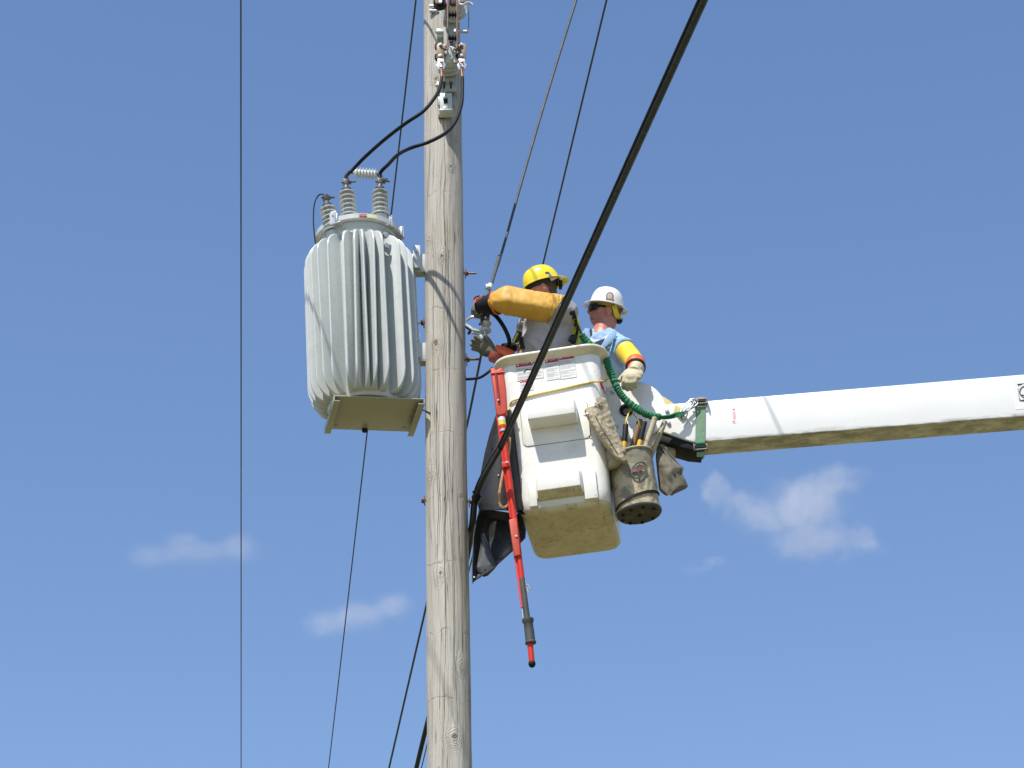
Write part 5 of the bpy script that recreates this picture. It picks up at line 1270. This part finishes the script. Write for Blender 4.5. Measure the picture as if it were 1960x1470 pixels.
    lathe(bm, axis(q0, d), [(.072, -.005), (.074, .01), (.070, .05), (.060, .085), (.050, Lc), (.044, Lc), (.05, .06), (.06, .0)], 28, cap=False); cf = part(root, 'gauntlet_cuff', bm, 'black')
    bm = bmesh.new(); lathe(bm, axis(q0, d), [(.080, -.012), (.082, .0), (.078, .006), (.072, .002)], 28, cap=False); part(root, 'cuff_lining', bm, 'orange', under=cf)
    bm = bmesh.new(); q1 = P(924, 583, -.17); lathe(bm, axis(q1, P(912, 586, -.16) - q1), [(.052, -.01), (.056, .0), (.055, .03), (.044, .045)], 24); part(root, 'glove_cuff', bm, 'orange')
    hm = hframe(P(922, 576, -.155), P(903, 600, -.15) - P(920, 577, -.155), Vector((-.6, -.75, .3)))
    part(root, 'glove', hand_bm(hm, (.75, .8, .8, .85), thumb=(.85, .5, -.2), glove=1.2, k=.92), 'leatherd', smooth=180)
    bm = bmesh.new(); tube(bm, crv([P(907, 574, -.16), P(912, 568, -.17), P(920, 567, -.17), P(925, 571, -.17)], 5), .006, 8); part(root, 'glove_strap', bm, 'black')
    # lower right hand: orange glove under a leather one, fingers open toward the pole
    q1 = P(966, 682, -.03); dd = P(944, 672, -.05) - q1; bm = bmesh.new()
    lathe(bm, axis(q1, dd), [(.058, -.05), (.062, .0), (.058, .03), (.050, .08), (.04, .085)], 28); part(root, 'glove_cuff', bm, 'orange')
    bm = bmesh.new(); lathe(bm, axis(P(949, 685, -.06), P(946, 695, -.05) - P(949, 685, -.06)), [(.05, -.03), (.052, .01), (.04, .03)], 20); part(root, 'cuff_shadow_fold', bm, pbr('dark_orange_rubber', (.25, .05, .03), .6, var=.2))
    hm = hframe(P(943, 674, -.06), P(903, 653, -.05) - P(943, 674, -.06), Vector((.25, .75, .6)))
    part(root, 'glove', hand_bm(hm, (.10, .22, .32, .42), spread=2.2, thumb=(.72, -.1 + .75, -.1), glove=1.28, k=1.0), 'leatherd', smooth=180)
    bm = bmesh.new(); tube(bm, [P(985, 664, .05), P(963, 667, .02)], .035, 12); part(root, 'rubber_sleeve', bm, 'black', label='black sleeve cuff just above the bucket rim')
    # hard hat worn back to front
    HH = HM @ T((-.012, 0, .042)) @ Matrix.Rotation(R(2), 4, 'Y')
    hat = helmet(HH, .128, .108, .135, 'yhat', 'yhatin', True, root, brimdir=math.pi, bl=.052)
    bm = bmesh.new(); rings = []
    for z, g in ((-.001, -.003), (-.012, -.006), (-.030, -.013), (-.031, -.016), (-.001, -.012)): rings.append([HH @ Vector(((.128 + g) * .93 * math.cos(2 * math.pi * k / 40), (.108 + g) * .93 * math.sin(2 * math.pi * k / 40), z)) for k in range(40)])
    loft(bm, rings + [rings[0]]); su = part(root, 'headband', bm, 'webb', under=hat)
    bm = bmesh.new(); box(bm, HH @ T((-.118, 0.02, -.042)) @ Matrix.Rotation(R(-12), 4, 'Y'), .022, .07, .045, .006); part(root, 'ratchet', bm, 'black', under=hat)
    bm = bmesh.new(); box(bm, HH @ T((-.070, .098, -.012)) @ Matrix.Rotation(R(15), 4, 'Y'), .05, .006, .028, .003); part(root, 'suspension_tab', bm, pbr('cream_tab', (.62, .55, .38), .6), under=hat)
    # blue mark on the shell near the brim
    bh = bmesh.new(); bh.from_mesh(hat.data); bh.transform(ROOTMAT[root.name].inverted()); bt = BVHTree.FromBMesh(bh); bh.free()
    def hh(u, v, off=.002):
        d = ray(u, v).normalized(); h = bt.ray_cast(CAM, d); return (h[0] - d * off) if h[0] else P(u, v, -.12)
    bm = bmesh.new(); ribbon(bm, [hh(u, v) for u, v in ((1044, 523), (1048, 521.5), (1052, 524))], .014, Vector((0, 0, 1)), .0015); ribbon(bm, [hh(u, v) for u, v in ((1051, 524), (1053, 529), (1055, 534))], .012, Vector((1, 0, 0)), .0015)
    ribbon(bm, [hh(u, v) for u, v in ((1053, 525), (1056, 529), (1059, 534))], .008, Vector((1, 0, 0)), .0015)
    part(root, 'blue_mark', bm, 'blueink', under=hat)
build_near_worker()

def build_far_worker():
    feet = MB @ Vector((.12, .24, .045)); root = thing('person', 'person in white hard hat, dark sunglasses and light blue shirt, hand resting by the boom', 'person', feet)
    fl = root.matrix_world.translation
    hp = P(1157, 599, .20); HM = T(hp) @ Matrix.Rotation(R(194), 4, 'Z') @ Matrix.Rotation(R(-13), 4, 'X') @ Matrix.Rotation(R(-9), 4, 'Y')
    yaw = R(232); BM_ = lambda p: T(p) @ Matrix.Rotation(yaw, 4, 'Z')
    chest = P(1147, 690, .24); waist = chest + Vector((-.05, .0, -.28)); pelvis = chest + Vector((-.10, 0, -.50))
    neck = P(1155, 640, .22); shL = P(1185, 662, .14); elL = P(1213, 688, -.02); wrL = P(1222, 706, -.17); shR = P(1113, 664, .33)
    def bodyparts(g=0.0):
        bm = bmesh.new(); ell(bm, BM_(chest), .115 + g, .17 + g, .21 + g); ell(bm, BM_(waist), .105 + g, .14 + g, .2 + g); ell(bm, BM_(pelvis), .12 + g, .16 + g, .15 + g)
        return bm
    bm = bodyparts(); merge(bm, head_bm(HM)); elR = shR + Vector((-.02, .02, -.30)); wrR = elR + Vector((-.05, -.2, -.05))
    limbs(bm, [([neck + Vector((-.02, -.02, -.10)), neck + Vector((-.005, -.01, 0)), hp + Vector((.018, .01, -.04))], [.088, .074, .070]),
               ([chest + Vector((.06, -.03, .10)), shL, elL, wrL], [.065, .058, .042, .03]), ([chest + Vector((-.06, .04, .09)), shR, elR, wrR], [.065, .058, .042, .03]),
               ([pelvis + Vector((.0, -.08, -.05)), Vector((pelvis.x, pelvis.y - .08, (pelvis.z + fl.z) / 2 + .02)), Vector((pelvis.x, pelvis.y - .08, fl.z + .09))], [.09, .062, .045]),
               ([pelvis + Vector((.0, .08, -.05)), Vector((pelvis.x, pelvis.y + .06, (pelvis.z + fl.z) / 2 + .02)), Vector((pelvis.x, pelvis.y + .06, fl.z + .09))], [.09, .062, .045])])
    for s_ in (-.08, .06): ell(bm, T(Vector((pelvis.x - .02, pelvis.y + s_, fl.z + .045))), .12, .045, .045)
    for s_ in (-1, 1): ell(bm, HM @ T((-.008, s_ * .083, -.006)) @ Matrix.Rotation(R(8), 4, 'Y'), .024, .014, .038, 14)
    bd = remesh(bm, .006, 1); bvb = BVHTree.FromBMesh(bd); part(root, 'body', bd, 'skin', smooth=180)
    bm = bmesh.new(); ell(bm, HM @ T((-.030, 0, .034)), .084, .0785, .096, 32); ell(bm, HM @ T((-.052, 0, -.02)), .050, .062, .058, 24); part(root, 'hair', bm, 'hairs', smooth=180)
    bm = bodyparts(.028); tube(bm, crv([chest + Vector((.05, -.03, .13)), shL + Vector((-.01, .01, -.01)), shL.lerp(elL, .42)], 5), [.09, .086, .084], 18, dome=False)
    tube(bm, crv([chest + Vector((-.05, .04, .12)), shR, shR.lerp(elR, .6)], 5), [.10, .085, .075], 16, dome=True); ell(bm, BM_(chest + Vector((0.01, .05, .05))), .09, .17, .115)
    b = remesh(bm, .009, 3); b.normal_update()
    for v in b.verts:
        q = v.co - chest; f = noise.noise(Vector((q.x * 12 + q.z * 6, q.y * 10, q.z * 7 - q.x * 6))); v.co += v.normal * (.016 * (1 - abs(f) * 3.4) * .7 + .010 * noise.noise(q * 20))
    bv = BVHTree.FromBMesh(b); part(root, 'shirt', b, 'shirtb', smooth=180)
    def hit(u, v, off=.004):
        d = ray(u, v).normalized(); h = bv.ray_cast(CAM, d); return (h[0] - d * off) if h[0] else P(u, v, .08)
    # undershirt and open collar
    bm = bmesh.new(); prismP(bm, [(1129, 645), (1138, 650), (1150, 649), (1161, 642), (1167, 640), (1164, 649), (1154, 657), (1140, 660), (1131, 654)], .045, .065, .006, 3); part(root, 'undershirt', bm, 'shirtw')
    navy = pbr('navy_collar_lining', (.03, .045, .09), .9, var=.2)
    for poly, dy, mt, nm in (([(1149, 663), (1157, 650), (1168, 637), (1176, 629), (1180, 634), (1179, 644), (1168, 656), (1157, 666)], .015, 'shirtb', 'collar'),
                             ([(1129, 629), (1121, 627), (1115, 634), (1119, 646), (1127, 652), (1131, 646), (1128, 638)], .05, 'shirtb', 'collar'),
                             ([(1133, 657), (1146, 651), (1158, 646), (1150, 664), (1140, 664)], .03, navy, 'open_placket'), ([(1128, 630), (1133, 629), (1134, 640), (1130, 645)], .052, navy, 'collar_lining')):
        bm = bmesh.new(); prismP(bm, poly, dy, dy + .012, .004); part(root, nm, bm, mt)
    bm = bmesh.new(); pts = [hit(u, v, .007) for u, v in ((1178, 644), (1170, 652), (1163, 660), (1160, 668))]; ribbon(bm, pts, .035, Vector((1, 0, .6)), .004); part(root, 'harness_strap', bm, 'green')
    bm = bmesh.new(); ell(bm, BM_(pelvis + Vector((0, 0, -.03))), .15, .19, .15)
    for s_ in (-.08, .06): tube(bm, [pelvis + Vector((0, s_, -.05)), Vector((pelvis.x, pelvis.y + s_, fl.z + .07))], [.11, .07], 16)
    part(root, 'trousers', remesh(bm, .014, 2), 'denim', smooth=180)
    # lemon rubber sleeve on the near arm, glove resting on the round cover
    a = P(1197, 671, .02); m_ = P(1208, 684, -.04); e = P(1217, 698, -.12); pts = crv([a, m_, e], 10); rings = []
    for i, p in enumerate(pts):
        t = i / (len(pts) - 1); r = .069 - .006 * t; f = frames(pts)[i]
        rings.append([p + (f[1] * math.cos(2 * math.pi * k / 32) + f[2] * math.sin(2 * math.pi * k / 32)) * r * (1 + .03 * noise.noise(Vector((math.cos(k * .2), math.sin(k * .2), t * 2)))) for k in range(32)])
    inner = [[p + (q - p) * .94 for q in ring] for p, ring in list(zip(pts, rings))[::-1]]
    bm = bmesh.new(); loft(bm, rings + inner + [rings[0]]); part(root, 'rubber_sleeve', bm, 'sleeve2', smooth=60)
    q1 = P(1216, 696, -.11); dd = P(1217, 716, -.19) - q1; bm = bmesh.new()
    lathe(bm, axis(q1, dd), [(.064, -.02), (.066, .0), (.064, .03), (.056, .07), (.046, .085)], 28); cf = part(root, 'glove_cuff', bm, 'orange')
    for z in (.045, .056):
        bm = bmesh.new(); lathe(bm, axis(q1, dd), [(.060, z), (.068, z + .003), (.064, z + .008), (.058, z + .008)], 28, cap=False); part(root, 'cuff_strap', bm, 'webb', under=cf)
    hm = hframe(P(1217, 708, -.20), P(1203, 732, -.26) - P(1218, 708, -.20), Vector((-.15, -1, .5)))
    gl = hand_bm(hm, (.52, .55, .58, .65), spread=1.0, thumb=(.80, .55, -.15), glove=1.5, k=1.12, flip=True)
    part(root, 'glove', gl, 'leatherl', smooth=180)
    # hat
    HH = HM @ T((-.006, 0, .046)) @ Matrix.Rotation(R(1), 4, 'Y')
    hat = helmet(HH, .118, .103, .140, 'what', 'what', True, root, bl=.036)
    bh = bmesh.new(); bh.from_mesh(hat.data); bh.transform(ROOTMAT[root.name].inverted()); bt = BVHTree.FromBMesh(bh); bh.free()
    def hh(u, v, off=.002):
        d = ray(u, v).normalized(); h = bt.ray_cast(CAM, d); return (h[0] - d * off) if h[0] else P(u, v, .08)
    def badge(poly, mat, nm, off, under):
        bm = bmesh.new(); c = hh(sum(p[0] for p in poly) / len(poly), sum(p[1] for p in poly) / len(poly), off); vs = [hh(u, v, off) for u, v in poly]; cc = bm.verts.new(c); n = len(vs)
        top = [bm.verts.new(p) for p in vs]; dn = [bm.verts.new(p + F_ * .002) for p in vs]
        for k in range(n): bm.faces.new((top[k], top[(k + 1) % n], cc)); bm.faces.new((top[k], dn[k], dn[(k + 1) % n], top[(k + 1) % n]))
        return part(root, nm, bm, mat, under=under)
    circ = lambda cx, cy, r: [(cx + r * math.cos(2 * math.pi * k / 24), cy + r * 1.02 * math.sin(2 * math.pi * k / 24)) for k in range(24)]
    bd_ = badge(circ(1167.3, 566.5, 7.2), 'maroon', 'badge', .002, hat); 
    badge([(1160, 570), (1175, 572), (1174.5, 576), (1159.8, 573.5)], 'maroon', 'badge_base', .0022, hat)
    badge(circ(1167.3, 566.3, 5.4), 'lilac', 'badge_disc', .0030, hat)
    badge([(1167.5, 564), (1169.5, 570), (1173.6, 572), (1173.4, 574), (1168, 572.6), (1161.2, 572), (1161.4, 570), (1165.6, 569.6)], 'gold', 'badge_figure', .0038, hat)
    bm = bmesh.new(); rings = []
    for z, g in ((-.001, -.003), (-.012, -.008), (-.026, -.013), (-.027, -.017), (-.001, -.012)): rings.append([HH @ Vector(((.118 + g) * .93 * math.cos(2 * math.pi * k / 40), (.103 + g) * .93 * math.sin(2 * math.pi * k / 40), z)) for k in range(40)])
    loft(bm, rings + [rings[0]]); part(root, 'headband', bm, pbr('amber_headband', (.45, .33, .04), .5), under=hat)
    bm = bmesh.new(); ribbon(bm, crv([HH @ Vector((-.030, .093, -.01)), HH @ Vector((-.045, .090, -.04)), HH @ Vector((-.060, .082, -.065)), HH @ Vector((-.085, .066, -.082)), HH @ Vector((-.105, .03, -.085))], 5), .034, HM.to_3x3() @ Vector((1, 0, 0)), .003); part(root, 'nape_strap', bm, 'hiviz' if False else pbr('yellow_strap', (.70, .55, .03), .5), under=hat)
    bm = bmesh.new(); box(bm, HH @ T((-.100, 0.03, -.088)), .03, .06, .03, .006); part(root, 'ratchet', bm, 'black', under=hat)
    # wrap-round sunglasses
    bm = bmesh.new()
    for s_ in (1, -1):
        pts = [HM @ Vector(p_) for p_ in ((.110, s_ * .010, .004), (.107, s_ * .032, .004), (.096, s_ * .056, .005), (.074, s_ * .073, .008))]
        ribbon(bm, crv(pts, 4), .042, HM.to_3x3() @ Vector((0, 0, 1)), .005)
    gs = part(root, 'sunglasses', bm, 'glass')
    bm = bmesh.new()
    for s_ in (1, -1): ribbon(bm, [HM @ Vector((.074, s_ * .067, .016)), HM @ Vector((.03, s_ * .080, .018)), HM @ Vector((-.01, s_ * .082, .014))], .012, HM.to_3x3() @ Vector((0, 0, 1)), .004)
    tube(bm, [HM @ Vector((.104, .014, .014)), HM @ Vector((.107, 0, .014)), HM @ Vector((.104, -.014, .014))], .004, 6); part(root, 'temples', bm, 'black', under=gs)
    bm = bmesh.new(); pts = []
    for u, v in ((1127.5, 609.5), (1130.5, 609.5), (1134, 610.5), (1137, 611.5)):
        d = ray(u, v).normalized(); h = bvb.ray_cast(CAM, d)
        if h[0]: pts.append(h[0])
    if len(pts) < 2: pts = [HM @ Vector((.09, .02, -.066)), HM @ Vector((.09, .01, -.066))]
    tube(bm, pts, .0028, 6); part(root, 'mouth_line', bm, pbr('dark_lip_line', (.16, .05, .045), .6))
build_far_worker()

# ------------------------------------------------------------------ clouds: thin puffs of real vapour, about a kilometre away
def cloud(lobes, dist, label, dens, seed, nz=1.0):
    """lobes: (u, v, half width px, half height px, tilt deg)"""
    k = dist / FPX; cen = CAM + ray(*lobes[0][:2]).normalized() * dist; fwd = (cen - CAM).normalized()
    rt = fwd.cross(Vector((0, 0, 1))).normalized(); upv = rt.cross(fwd)
    bm = bmesh.new(); data = []
    for u, v, hw, hh_, tilt in lobes:
        c = CAM + ray(u, v).normalized() * dist - cen; t = R(tilt)
        X = rt * math.cos(t) + upv * math.sin(t); Z = upv * math.cos(t) - rt * math.sin(t); Yv = fwd
        m = Matrix((X, Yv, Z)).transposed().to_4x4(); m.translation = c + cen; data.append((c, X, Z, Yv, hw * k, hh_ * k))
        ell(bm, m, hw * k * 1.25, hh_ * k * 1.6, hh_ * k * 1.35, 24)
    bm = remesh(bm, 3.0 * dist / 1000, 3)
    t = NT('cloud_vapour'); t.n.remove(t.b)
    vol = t.n.new('ShaderNodeVolumePrincipled'); t.l.new(vol.outputs[0], t.out.inputs['Volume']); vol.inputs['Color'].default_value = (1, .95, .93, 1); vol.inputs['Anisotropy'].default_value = -.1
    n1 = t.noise(3.2 / (lobes[0][2] * k), detail=6, rough=.62, dist=.4); 
    q = t.node('ShaderNodeTexNoise', {'Scale': 2.2 / (lobes[0][2] * k), 'Detail': 4}); t.l.new(t.tc.outputs['Object'], q.inputs['Vector'])
    warp = t.node('ShaderNodeVectorMath', operation='SUBTRACT'); t.l.new(q.outputs['Color'], warp.inputs[0]); warp.inputs[1].default_value = (.5, .5, .5)
    ws = t.node('ShaderNodeVectorMath', operation='SCALE'); t.l.new(warp.outputs[0], ws.inputs[0]); ws.inputs['Scale'].default_value = lobes[0][3] * k * 1.5 * nz
    ad = t.node('ShaderNodeVectorMath', operation='ADD'); t.l.new(t.tc.outputs['Object'], ad.inputs[0]); t.l.new(ws.outputs[0], ad.inputs[1])
    tot = None
    for c, X, Z, Yv, hw, hh_ in data:
        sb = t.node('ShaderNodeVectorMath', operation='SUBTRACT'); t.l.new(ad.outputs[0], sb.inputs[0]); sb.inputs[1].default_value = c
        e = None
        for ax_, s_ in ((X, hw), (Z, hh_), (Yv, hh_ * 1.25)):
            dt = t.node('ShaderNodeVectorMath', operation='DOT_PRODUCT'); t.l.new(sb.outputs[0], dt.inputs[0]); dt.inputs[1].default_value = ax_ / s_
            sq = t.math('MULTIPLY', dt.outputs['Value'], dt.outputs['Value']); e = sq if e is None else t.math('ADD', e, sq)
        g = t.math('SUBTRACT', 1, t.math('SQRT', e)); g = t.math('MAXIMUM', g, 0.0)
        tot = g if tot is None else t.math('MAXIMUM', tot, g)
    den = t.math('MULTIPLY', t.math('SUBTRACT', t.math('ADD', t.math('MULTIPLY', tot, 1.3), t.math('MULTIPLY', n1, 1.3)), .50), t.math('MINIMUM', t.math('MULTIPLY', tot, 2), 1.0), clamp=True)
    den = t.math('MULTIPLY', den, dens); t.l.new(den, vol.inputs['Density'])
    solo('cloud', bm, t.m, label, 'cloud', group='small thin clouds', loc=cen)
cloud([(1540, 965, 105, 68, 8), (1590, 928, 85, 46, 6), (1460, 985, 85, 52, -20), (1565, 1032, 125, 52, -4), (1640, 1036, 90, 26, -4), (1395, 960, 75, 30, -30), (1362, 938, 24, 38, 10), (1350, 1082, 80, 12, 12)], 1000, 'largest wispy white cloud, in the open sky to the right of the bucket', .021, 1)
cloud([(380, 1055, 140, 30, 4), (455, 1048, 58, 38, 4), (290, 1062, 65, 28, 8), (350, 1040, 60, 28, 0)], 1150, 'faint flat cloud crossed by the leftmost wire', .014, 2)
cloud([(690, 1177, 120, 34, 12), (750, 1160, 60, 36, 10), (625, 1190, 58, 34, 6)], 1150, 'small pinkish cloud touching the left side of the pole', .019, 3)
